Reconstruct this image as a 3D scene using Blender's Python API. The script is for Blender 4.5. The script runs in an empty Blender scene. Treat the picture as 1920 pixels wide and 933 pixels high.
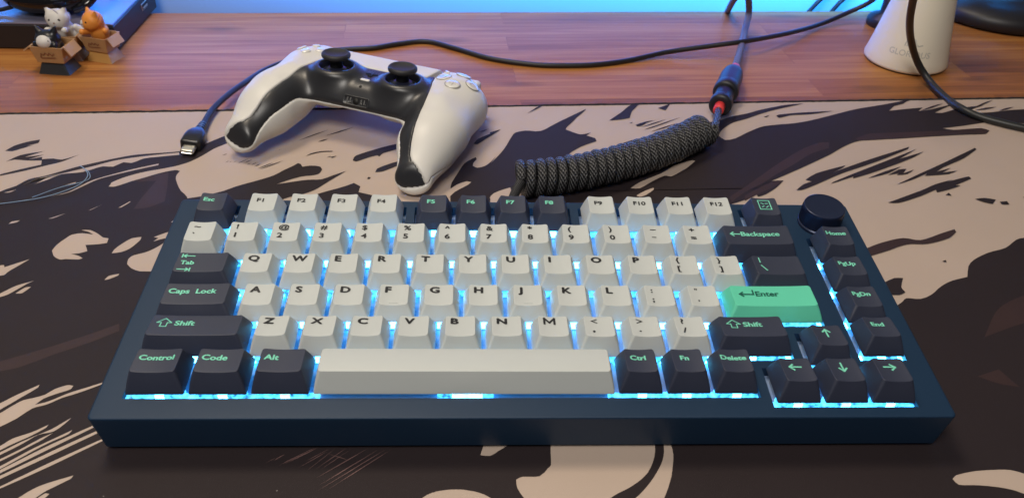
import bpy, bmesh, math, random
import numpy as np
from mathutils import Matrix, Vector
random.seed(7)
S = 0.001                      # every length below is in millimetres
SC = bpy.context.scene
COL = SC.collection
R = math.radians

# ---------------------------------------------------------------- camera
cam_d = bpy.data.cameras.new('camera'); cam = bpy.data.objects.new('camera', cam_d); COL.objects.link(cam)
CAM_POS = Vector((-20.548, -198.095, 258.160))
cam.matrix_world = Matrix.Translation(CAM_POS*S) @ (Matrix.Rotation(R(-1.83347), 4, 'Z') @ Matrix.Rotation(R(-1.80859), 4, 'Y') @ Matrix.Rotation(R(53.39529), 4, 'X'))
cam_d.sensor_width = 36; cam_d.lens = 28.605
cam_d.clip_start = 0.01; cam_d.clip_end = 50
cam_d.dof.use_dof = True; cam_d.dof.focus_distance = 0.40; cam_d.dof.aperture_fstop = 24
SC.camera = cam

# ---------------------------------------------------------------- world, exposure
w = bpy.data.worlds.new('World'); SC.world = w; w.use_nodes = True
bg = w.node_tree.nodes['Background']; bg.inputs[0].default_value = (0.80, 0.78, 0.86, 1); bg.inputs[1].default_value = 0.045
SC.view_settings.view_transform = 'Standard'; SC.view_settings.look = 'None'
SC.view_settings.exposure = 0; SC.view_settings.gamma = 1
SC.cycles.max_bounces = 8
SC.cycles.use_denoising = True

# ---------------------------------------------------------------- lamps
def area(name, loc, target, size, size_y, power, color, spread=180):
    l = bpy.data.lights.new(name, 'AREA'); l.shape = 'RECTANGLE'; l.size = size*S; l.size_y = size_y*S
    l.energy = power; l.color = color; l.spread = R(spread)
    o = bpy.data.objects.new(name, l); COL.objects.link(o); o.location = Vector(loc)*S
    d = (Vector(target)-Vector(loc)); o.rotation_euler = d.to_track_quat('-Z', 'Y').to_euler()
    return o
area('ceiling_lamp', (-330, 430, 1150), (0, 150, 0), 380, 280, 8.2, (1.0, 0.85, 0.66))
area('room_lamp', (-220, -470, 950), (0, 150, 0), 450, 320, 8.0, (1.0, 0.94, 0.86))
# blue LED strip on the back of the monitor, shining on the wall and the rear of the desk
area('led_strip_lamp', (20, 502, 75), (20, 545, 10), 1100, 10, 2.3, (0.004, 0.31, 1.0), 70)
area('led_glow_lamp', (-30, 505, 80), (-30, 462, 0), 720, 14, 0.32, (0.14, 0.06, 1.0))

# ---------------------------------------------------------------- helpers
def link(o, parent=None):
    COL.objects.link(o)
    if parent is not None: o.parent = parent
    return o
def tag(o, label=None, cat=None, group=None, kind=None):
    if label: o['label'] = label
    if cat: o['category'] = cat
    if group: o['group'] = group
    if kind: o['kind'] = kind
    return o
def empty(name, loc, rot=(0, 0, 0)):
    o = bpy.data.objects.new(name, None); o.empty_display_size = 0.01
    COL.objects.link(o); o.location = Vector(loc)*S; o.rotation_euler = rot
    return o
class MB:
    """collects geometry in mm and links it as ONE mesh"""
    def __init__(s): s.v = []; s.f = []; s.m = []; s.flat = []
    def add(s, v, f, m=0, flat=False):
        n = len(s.v); s.v += [tuple(map(float, a)) for a in v]; s.f += [tuple(n+i for i in a) for a in f]
        s.m += [m]*len(f); s.flat += [flat]*len(f)
    def loops(s, loops, m=0, cap0=True, cap1=True, closed=True):
        n = len(loops[0]); v = [p for l in loops for p in l]; f = []
        for i in range(len(loops)-1):
            for j in range(n if closed else n-1):
                a = i*n+j; b = i*n+(j+1) % n
                f.append((a, b, b+n, a+n))
        if cap0: f.append(tuple(range(n))[::-1])
        if cap1: f.append(tuple(range((len(loops)-1)*n, len(loops)*n)))
        s.add(v, f, m)
    def lathe(s, prof, seg=48, c=(0, 0, 0), m=0, cap=True, M=None):
        L = []
        for r, z in prof:
            L.append([Vector((c[0]+r*math.cos(2*math.pi*k/seg), c[1]+r*math.sin(2*math.pi*k/seg), c[2]+z)) for k in range(seg)])
        if M is not None: L = [[M @ p for p in l] for l in L]
        s.loops(L, m, cap, cap)
    def box(s, c, d, m=0, M=None, bev=0):
        x, y, z = d[0]/2, d[1]/2, d[2]/2
        def ring(ix, zz):
            xx, yy = x-ix, y-ix
            return [Vector((c[0]+a, c[1]+b, c[2]+zz)) for a, b in ((-xx, -y), (xx, -y), (x, -yy), (x, yy), (xx, y), (-xx, y), (-x, yy), (-x, -yy))]
        if bev:
            b = bev
            def rg(i, zz):
                X, Y = x-i, y-i
                return [Vector((c[0]+p, c[1]+q_, c[2]+zz)) for p, q_ in ((-X+b, -Y), (X-b, -Y), (X, -Y+b), (X, Y-b), (X-b, Y), (-X+b, Y), (-X, Y-b), (-X, -Y+b))]
            L = [rg(b, -z), rg(0, -z+b), rg(0, z-b), rg(b, z)]
        else:
            L = [[Vector((c[0]+p*x, c[1]+q_*y, c[2]+zz)) for p, q_ in ((-1, -1), (1, -1), (1, 1), (-1, 1))] for zz in (-z, z)]
        if M is not None: L = [[M @ p for p in l] for l in L]
        s.loops(L, m)
    def build(s, name, mats, parent=None, smooth=True, wn=False, angle=None):
        me = bpy.data.meshes.new(name)
        me.from_pydata([(a*S, b*S, c*S) for a, b, c in s.v], [], s.f)
        if not isinstance(mats, (list, tuple)): mats = [mats]
        for m in mats: me.materials.append(m)
        me.polygons.foreach_set('material_index', s.m)
        me.polygons.foreach_set('use_smooth', [smooth and not q_ for q_ in s.flat])
        me.update()
        if angle: me.set_sharp_from_angle(angle=R(angle))
        o = bpy.data.objects.new(name, me); link(o, parent)
        if wn:
            w_ = o.modifiers.new('wn', 'WEIGHTED_NORMAL'); w_.keep_sharp = True
        return o
def rrect(cx, cy, hx, hy, r, z, n=5):
    """rounded rectangle loop, counter-clockwise"""
    r = min(r, hx-0.01, hy-0.01); out = []
    for k, (sx, sy) in enumerate(((1, -1), (1, 1), (-1, 1), (-1, -1))):
        a0 = -math.pi/2+k*math.pi/2
        for i in range(n+1):
            a = a0+i/n*math.pi/2
            out.append(Vector((cx+sx*(hx-r)+r*math.cos(a), cy+sy*(hy-r)+r*math.sin(a), z)))
    return out
def rrect_s(cx, cy, hx, hy, r, z, n, mx, my):
    """rounded rectangle loop whose straight sides are subdivided too"""
    r = min(r, hx-0.01, hy-0.01); out = []
    for k, (sx, sy) in enumerate(((1, -1), (1, 1), (-1, 1), (-1, -1))):
        a0 = -math.pi/2+k*math.pi/2
        for i in range(n+1):
            a = a0+i/n*math.pi/2
            out.append(Vector((cx+sx*(hx-r)+r*math.cos(a), cy+sy*(hy-r)+r*math.sin(a), z)))
        m_ = my if k % 2 == 0 else mx
        L_ = 2*((hy if k % 2 == 0 else hx)-r); d = Vector(((0, 1, 0), (-1, 0, 0), (0, -1, 0), (1, 0, 0))[k]); p = out[-1]
        for i in range(1, m_): out.append(p+d*L_*i/m_)
    return out
def catmull(pts, k=8):
    pts = [Vector(p) for p in pts]; P = [pts[0]*2-pts[1]]+pts+[pts[-1]*2-pts[-2]]; out = []
    for i in range(1, len(P)-2):
        a, b, c, d = P[i-1:i+3]
        for j in range(k):
            t = j/k
            out.append(0.5*((2*b)+(c-a)*t+(2*a-5*b+4*c-d)*t*t+(3*b-a-3*c+d)*t**3))
    out.append(pts[-1]); return out
def tube(mb, pts, r, seg=10, m=0, cap=True, ell=None):
    """sweep a round section along pts; r may be a list"""
    n = len(pts); L = []; up = Vector((0, 0, 1)); prev = None
    for i, p in enumerate(pts):
        t = (pts[min(i+1, n-1)]-pts[max(i-1, 0)]).normalized()
        if prev is None:
            a = up if abs(t.z) < 0.9 else Vector((1, 0, 0))
            nrm = (a-t*a.dot(t)).normalized()
        else:
            nrm = (prev-t*prev.dot(t)).normalized()
        prev = nrm; bn = t.cross(nrm); rr = r[i] if isinstance(r, (list, tuple)) else r
        L.append([p+nrm*rr*math.cos(2*math.pi*k/seg)+bn*rr*math.sin(2*math.pi*k/seg) for k in range(seg)])
    mb.loops(L, m, cap, cap)

# ---------------------------------------------------------------- materials
def mat(name, color, rough=0.5, metal=0.0, spec=0.5, bump=0.0, bscale=800.0, cvar=0.0, coat=0.0, emis=None, estr=0, sheen=0, trans=0, detail=3, sss=0, vscale=60):
    m = bpy.data.materials.new(name); m.use_nodes = True; nt = m.node_tree; b = nt.nodes['Principled BSDF']
    b.inputs['Base Color'].default_value = (*color, 1); b.inputs['Roughness'].default_value = rough
    b.inputs['Metallic'].default_value = metal; b.inputs['Specular IOR Level'].default_value = spec
    b.inputs['Coat Weight'].default_value = coat; b.inputs['Sheen Weight'].default_value = sheen
    b.inputs['Transmission Weight'].default_value = trans
    if sss: b.inputs['Subsurface Weight'].default_value = sss; b.inputs['Subsurface Scale'].default_value = 0.002
    if emis: b.inputs['Emission Color'].default_value = (*emis, 1); b.inputs['Emission Strength'].default_value = estr
    if bump or cvar:
        tc = nt.nodes.new('ShaderNodeTexCoord'); no = nt.nodes.new('ShaderNodeTexNoise')
        no.inputs['Scale'].default_value = bscale; no.inputs['Detail'].default_value = detail
        nt.links.new(tc.outputs['Object'], no.inputs['Vector'])
        if bump:
            bp = nt.nodes.new('ShaderNodeBump'); bp.inputs['Strength'].default_value = bump; bp.inputs['Distance'].default_value = 0.0002
            nt.links.new(no.outputs['Fac'], bp.inputs['Height']); nt.links.new(bp.outputs['Normal'], b.inputs['Normal'])
        if cvar:
            n2 = nt.nodes.new('ShaderNodeTexNoise'); n2.inputs['Scale'].default_value = vscale; n2.inputs['Detail'].default_value = 5
            nt.links.new(tc.outputs['Object'], n2.inputs['Vector'])
            r = nt.nodes.new('ShaderNodeMapRange'); r.inputs[3].default_value = 1-cvar; r.inputs[4].default_value = 1+cvar
            nt.links.new(n2.outputs['Fac'], r.inputs[0])
            mx = nt.nodes.new('ShaderNodeMix'); mx.data_type = 'RGBA'; mx.blend_type = 'MULTIPLY'; mx.inputs[0].default_value = 1
            mx.inputs[6].default_value = (*color, 1); nt.links.new(r.outputs[0], mx.inputs[7]); nt.links.new(mx.outputs[2], b.inputs['Base Color'])
    return m
def speckle(m, dens=0.985, scale=230, col=(0.55, 0.52, 0.5)):
    """dust: a few pale specks over the surface colour"""
    nt = m.node_tree; b = nt.nodes['Principled BSDF']; inp = b.inputs['Base Color']
    tc = nt.nodes.new('ShaderNodeTexCoord'); vo = nt.nodes.new('ShaderNodeTexVoronoi'); vo.inputs['Scale'].default_value = scale
    nt.links.new(tc.outputs['Object'], vo.inputs['Vector'])
    lt = nt.nodes.new('ShaderNodeMath'); lt.operation = 'LESS_THAN'; lt.inputs[1].default_value = 0.0455; nt.links.new(vo.outputs['Distance'], lt.inputs[0])
    sp = nt.nodes.new('ShaderNodeSeparateColor'); nt.links.new(vo.outputs['Color'], sp.inputs[0])
    gt = nt.nodes.new('ShaderNodeMath'); gt.operation = 'GREATER_THAN'; gt.inputs[1].default_value = dens; nt.links.new(sp.outputs[0], gt.inputs[0])
    mu = nt.nodes.new('ShaderNodeMath'); mu.operation = 'MULTIPLY'; nt.links.new(lt.outputs[0], mu.inputs[0]); nt.links.new(gt.outputs[0], mu.inputs[1])
    mx = nt.nodes.new('ShaderNodeMix'); mx.data_type = 'RGBA'; nt.links.new(mu.outputs[0], mx.inputs[0])
    if inp.is_linked: nt.links.new(inp.links[0].from_socket, mx.inputs[6])
    else: mx.inputs[6].default_value = inp.default_value
    mx.inputs[7].default_value = (*col, 1); nt.links.new(mx.outputs[2], inp)
    return m
def wood():
    m = bpy.data.materials.new('acacia_butcher_block'); m.use_nodes = True; nt = m.node_tree; b = nt.nodes['Principled BSDF']; N = nt.nodes.new; K = nt.links.new
    tc = N('ShaderNodeTexCoord'); 
    br = N('ShaderNodeTexBrick'); br.inputs['Scale'].default_value = 1; br.inputs['Brick Width'].default_value = 0.36; br.inputs['Row Height'].default_value = 0.029
    br.inputs['Mortar Size'].default_value = 0.0003; br.inputs['Mortar Smooth'].default_value = 0.3
    br.inputs['Color1'].default_value = (0, 0, 0, 1); br.inputs['Color2'].default_value = (1, 1, 1, 1); br.inputs['Mortar'].default_value = (0.2, 0.2, 0.2, 1); br.offset = 0.37
    K(tc.outputs['Object'], br.inputs['Vector'])
    mp = N('ShaderNodeMapping'); mp.inputs['Scale'].default_value = (6, 140, 40); K(tc.outputs['Object'], mp.inputs['Vector'])
    ad = N('ShaderNodeVectorMath'); ad.operation = 'MULTIPLY_ADD'; K(br.outputs['Color'], ad.inputs[0]); ad.inputs[1].default_value = (13, 7, 3); K(mp.outputs[0], ad.inputs[2])
    n1 = N('ShaderNodeTexNoise'); n1.inputs['Scale'].default_value = 1.0; n1.inputs['Detail'].default_value = 9; n1.inputs['Roughness'].default_value = 0.62; n1.inputs['Distortion'].default_value = 0.5; K(ad.outputs[0], n1.inputs['Vector'])
    cr = N('ShaderNodeValToRGB'); e = cr.color_ramp.elements
    e[0].position = 0.28; e[0].color = (0.18, 0.066, 0.019, 1); e[1].position = 0.74; e[1].color = (0.46, 0.21, 0.056, 1)
    q_ = cr.color_ramp.elements.new(0.5); q_.color = (0.325, 0.122, 0.032, 1)
    sep = N('ShaderNodeSeparateColor'); K(br.outputs['Color'], sep.inputs[0])
    mr = N('ShaderNodeMapRange'); mr.inputs[3].default_value = -0.13; mr.inputs[4].default_value = 0.13; K(sep.outputs[0], mr.inputs[0])
    am = N('ShaderNodeMath'); K(n1.outputs['Fac'], am.inputs[0]); K(mr.outputs[0], am.inputs[1]); K(am.outputs[0], cr.inputs[0])
    # knots
    mk = N('ShaderNodeMapping'); mk.inputs['Scale'].default_value = (9, 32, 1); K(tc.outputs['Object'], mk.inputs['Vector'])
    vo = N('ShaderNodeTexVoronoi'); vo.inputs['Scale'].default_value = 1; K(mk.outputs[0], vo.inputs['Vector'])
    kr = N('ShaderNodeMapRange'); kr.inputs[1].default_value = 0.05; kr.inputs[2].default_value = 0.22; kr.inputs[3].default_value = 0.55; kr.inputs[4].default_value = 1; K(vo.outputs['Distance'], kr.inputs[0])
    mx = N('ShaderNodeMix'); mx.data_type = 'RGBA'; mx.blend_type = 'MULTIPLY'; mx.inputs[0].default_value = 1; K(cr.outputs[0], mx.inputs[6]); K(kr.outputs[0], mx.inputs[7])
    K(mx.outputs[2], b.inputs['Base Color']); b.inputs['Roughness'].default_value = 0.5; b.inputs['Specular IOR Level'].default_value = 0.22
    bp = N('ShaderNodeBump'); bp.inputs['Strength'].default_value = 0.25; bp.inputs['Distance'].default_value = 0.0004; K(n1.outputs['Fac'], bp.inputs['Height']); K(bp.outputs[0], b.inputs['Normal'])
    return m
def braid(name, c1, c2, su, sv, rough=0.35, bump=0.9):
    """woven sleeve: slanted light/dark threads laid out on the UV map of a cord"""
    m = bpy.data.materials.new(name); m.use_nodes = True; nt = m.node_tree; b = nt.nodes['Principled BSDF']; N = nt.nodes.new; K = nt.links.new
    uv = N('ShaderNodeUVMap'); sx = N('ShaderNodeSeparateXYZ'); K(uv.outputs[0], sx.inputs[0])
    def wave(a, c):
        u_ = N('ShaderNodeMath'); u_.operation = 'MULTIPLY'; u_.inputs[1].default_value = a; K(sx.outputs[0], u_.inputs[0])
        v_ = N('ShaderNodeMath'); v_.operation = 'MULTIPLY_ADD'; v_.inputs[1].default_value = c; K(sx.outputs[1], v_.inputs[0]); K(u_.outputs[0], v_.inputs[2])
        s_ = N('ShaderNodeMath'); s_.operation = 'SINE'; K(v_.outputs[0], s_.inputs[0]); return s_
    a = wave(su, sv); c = wave(su, -sv)
    mxm = N('ShaderNodeMath'); mxm.operation = 'MAXIMUM'; K(a.outputs[0], mxm.inputs[0]); K(c.outputs[0], mxm.inputs[1])
    mul = N('ShaderNodeMath'); mul.operation = 'MULTIPLY'; K(a.outputs[0], mul.inputs[0]); cc = N('ShaderNodeMapRange'); cc.inputs[1].default_value = -1; cc.inputs[3].default_value = 0.35; K(c.outputs[0], cc.inputs[0]); K(cc.outputs[0], mul.inputs[1])
    mr = N('ShaderNodeMapRange'); mr.inputs[1].default_value = -0.1; mr.inputs[2].default_value = 0.8; K(mul.outputs[0], mr.inputs[0])
    mx = N('ShaderNodeMix'); mx.data_type = 'RGBA'; K(mr.outputs[0], mx.inputs[0]); mx.inputs[6].default_value = (*c1, 1); mx.inputs[7].default_value = (*c2, 1)
    K(mx.outputs[2], b.inputs['Base Color']); b.inputs['Roughness'].default_value = rough
    bp = N('ShaderNodeBump'); bp.inputs['Strength'].default_value = bump; bp.inputs['Distance'].default_value = 0.0003; K(mxm.outputs[0], bp.inputs['Height']); K(bp.outputs[0], b.inputs['Normal'])
    return m
def uv_tube(o, seg, n, length):
    """UVs for a mesh made by tube(): u round the cord, v along it in mm"""
    me = o.data; uv = me.uv_layers.new(name='UVMap')
    for p in me.polygons:
        vs = list(p.vertices)
        if len(vs) != 4: continue
        js = [v % seg for v in vs]; wrap = (0 in js and seg-1 in js)
        for li, v in zip(p.loop_indices, vs):
            j = v % seg; u_ = (j if not (wrap and j == 0) else seg)/seg
            uv.data[li].uv = (u_*2*math.pi, (v//seg)/n*length)

M = {}
M['wood'] = wood()
M['wall'] = mat('painted_wall', (0.40, 0.47, 0.56), 0.7, bump=0.2, bscale=120)
M['print_dark'] = speckle(mat('mat_print_dark', (0.0195, 0.0125, 0.0145), 0.7, spec=0.32, bump=0.5, bscale=2500, cvar=0.22, vscale=14), 0.982, 190, (0.28, 0.26, 0.25))
M['print_beige'] = mat('mat_print_beige', (0.475, 0.375, 0.31), 0.66, bump=0.5, bscale=2500, cvar=0.05, vscale=20)
M['print_red'] = mat('mat_print_red', (0.031, 0.0135, 0.0135), 0.7, bump=0.5, bscale=2500, cvar=0.25, vscale=40)
M['print_line'] = mat('mat_print_line', (0.20, 0.11, 0.105), 0.62, bump=0.5, bscale=2500)
M['stitch'] = mat('mat_stitching', (0.012, 0.011, 0.013), 0.9, bump=1.0, bscale=1500)
M['navy'] = speckle(mat('navy_anodised_case', (0.0085, 0.029, 0.066), 0.50, metal=0.0, spec=0.34, bump=0.15, bscale=3000), 0.985, 120, (0.4, 0.45, 0.5))
M['navy_knob'] = mat('navy_knob_metal', (0.016, 0.024, 0.060), 0.36, metal=0.4, spec=0.5)
M['plate'] = mat('glow_tinted_plate', (0.25, 0.35, 0.55), 0.5)  # plate colour raised to bright blue so it looks lit by the LEDs
M['key_w'] = speckle(mat('keycap_white_pbt', (0.52, 0.55, 0.54), 0.5, bump=0.25, bscale=4000, cvar=0.015, spec=0.4), 0.995, 150, (0.2, 0.18, 0.16))
M['key_d'] = speckle(mat('keycap_slate_pbt', (0.031, 0.037, 0.064), 0.48, bump=0.3, bscale=4000, cvar=0.05, spec=0.5), 0.985, 170, (0.3, 0.3, 0.34))
M['key_m'] = mat('keycap_mint_pbt', (0.12, 0.62, 0.42), 0.48, bump=0.25, bscale=4000, cvar=0.02, spec=0.4)
M['ink'] = mat('legend_black', (0.012, 0.012, 0.014), 0.5)
M['ink_m'] = mat('legend_mint', (0.20, 0.68, 0.50), 0.5)
M['ink_dm'] = mat('legend_dark_green', (0.005, 0.10, 0.07), 0.5)
M['switch'] = mat('switch_housing', (0.35, 0.45, 0.6), 0.3, spec=0.5)
# ---- places and paths, mm
PAD_LOC = (-87.5, 278.5, 38.0)
PAD_ROT = (-0.07, 0.03, -0.36)
USB_PATH = [(-196.1, 284.2, 4.0), (-195.8, 296.3, 4.0), (-191.5, 317.1, 4.0), (-185.7, 337.9, 3.0), (-176.0, 370.0, 0.0), (-157.0, 394.4, -1.0), (-135.1, 409.9, -2.0), (-119.1, 414.7, -2.0), (-102.7, 417.5, -2.0), (-82.4, 427.0, -2.0), (-61.3, 432.3, -2.0), (-39.4, 420.3, -2.0), (-9.8, 400.7, -2.0), (23.0, 390.9, -2.0), (47.8, 389.9, -2.0), (73.0, 392.9, -2.0), (99.5, 402.0, -2.0), (131.2, 414.3, 0.0), (161.3, 416.8, 4.0), (196.2, 420.6, 8.0), (241.0, 449.5, 4.0), (280.5, 482.0, 0.0), (307.2, 494.3, 6.0), (322.9, 492.7, 16.0), (330.4, 486.7, 30.0)]
USB_PLUG = [(-196.9, 247.8, 3.6), (-196.0, 283.8, 4.2)]
USB_SPIN = 0.12
COIL_PATH = [(3.7, 201.3, 11.2), (15.5, 203.3, 11.2), (31.4, 207.2, 11.2), (51.0, 214.8, 11.2), (71.5, 224.5, 11.2), (91.5, 236.6, 11.2), (109.1, 249.7, 11.2), (125.9, 264.2, 11.2)]
COIL_TURNS = 23
COIL_LEAD = [(-0.6, 176.6, 6.0), (0.3, 187.5, 7.0)]
CONN = [(145.2, 300.3, 10.0), (171.9, 364.6, 8.0)]
FAR_PATH = [(187.5, 405.7, 6.0), (202.2, 447.5, 5.0), (210.9, 471.9, 12.0), (203.0, 459.7, 30.0), (191.3, 445.0, 38.0), (193.3, 464.0, 26.0), (204.2, 507.4, 2.0), (220.3, 564.2, -25.0)]
THICK_PATH = [(244.9, 286.4, 110.0), (262.7, 315.4, 84.0), (280.9, 342.7, 56.0), (299.2, 363.8, 32.0), (314.7, 371.8, 12.0), (324.0, 362.8, 1.0), (323.7, 335.7, 1.0), (323.7, 316.8, 3.2), (332.6, 303.2, 2.8), (356.5, 287.4, 2.8), (390.8, 272.6, 2.8)]
WALL1 = [(289.7, 537.7, -10.6), (295.3, 538.0, -2.4), (302.9, 538.5, 7.7), (313.1, 539.1, 26.4)]
WALL2 = [(312.1, 539.0, -10.6), (317.1, 539.3, -2.4), (324.6, 539.8, 7.6), (333.4, 540.3, 26.4)]
THREAD = [(-289.0, 185.8, 0.8), (-276.2, 189.2, 0.8), (-263.6, 193.8, 0.8), (-254.6, 200.6, 0.8), (-248.0, 207.0, 1.5), (-246.2, 214.2, 2.5), (-250.6, 222.1, 2.0), (-256.6, 228.8, 0.8)]
THREAD2 = [(-269.4, 193.7, 0.8), (-258.9, 203.9, 0.8), (-249.3, 209.8, 0.8), (-244.8, 213.0, 1.8), (-247.0, 218.1, 3.0), (-254.1, 226.4, 0.8)]
CONE_C = (328.0, 416.0, -4.0)
CONE_R = 32.0
CONE_T = 11.0
CONE_H = 120.0
CONE_TXT = 'GLORIOUS'
LOGO_Z = 14.0
LOGO_A = -2.02
BOX_C = (-297.0, 408.0, -4.0)
BOX_ROT = 0.0
BOX_W = 420.0
BOX_D = 92.0
HS_C = (-352.0, 436.0, 17.4)
BASE_C = (466.0, 534.0, -4.0)
BASE_R = 66.0
FOOT_C = (341.0, 492.0, -4.0)
CAT1 = (-327.0, 372.0, -4.0)
CAT1R = -0.12
CAT2 = (-328.0, 395.0, -4.0)
CAT2R = 0.05
CAT3 = (-302.0, 394.0, -4.0)
CAT3R = -0.3
CATS = 1.1
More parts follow.
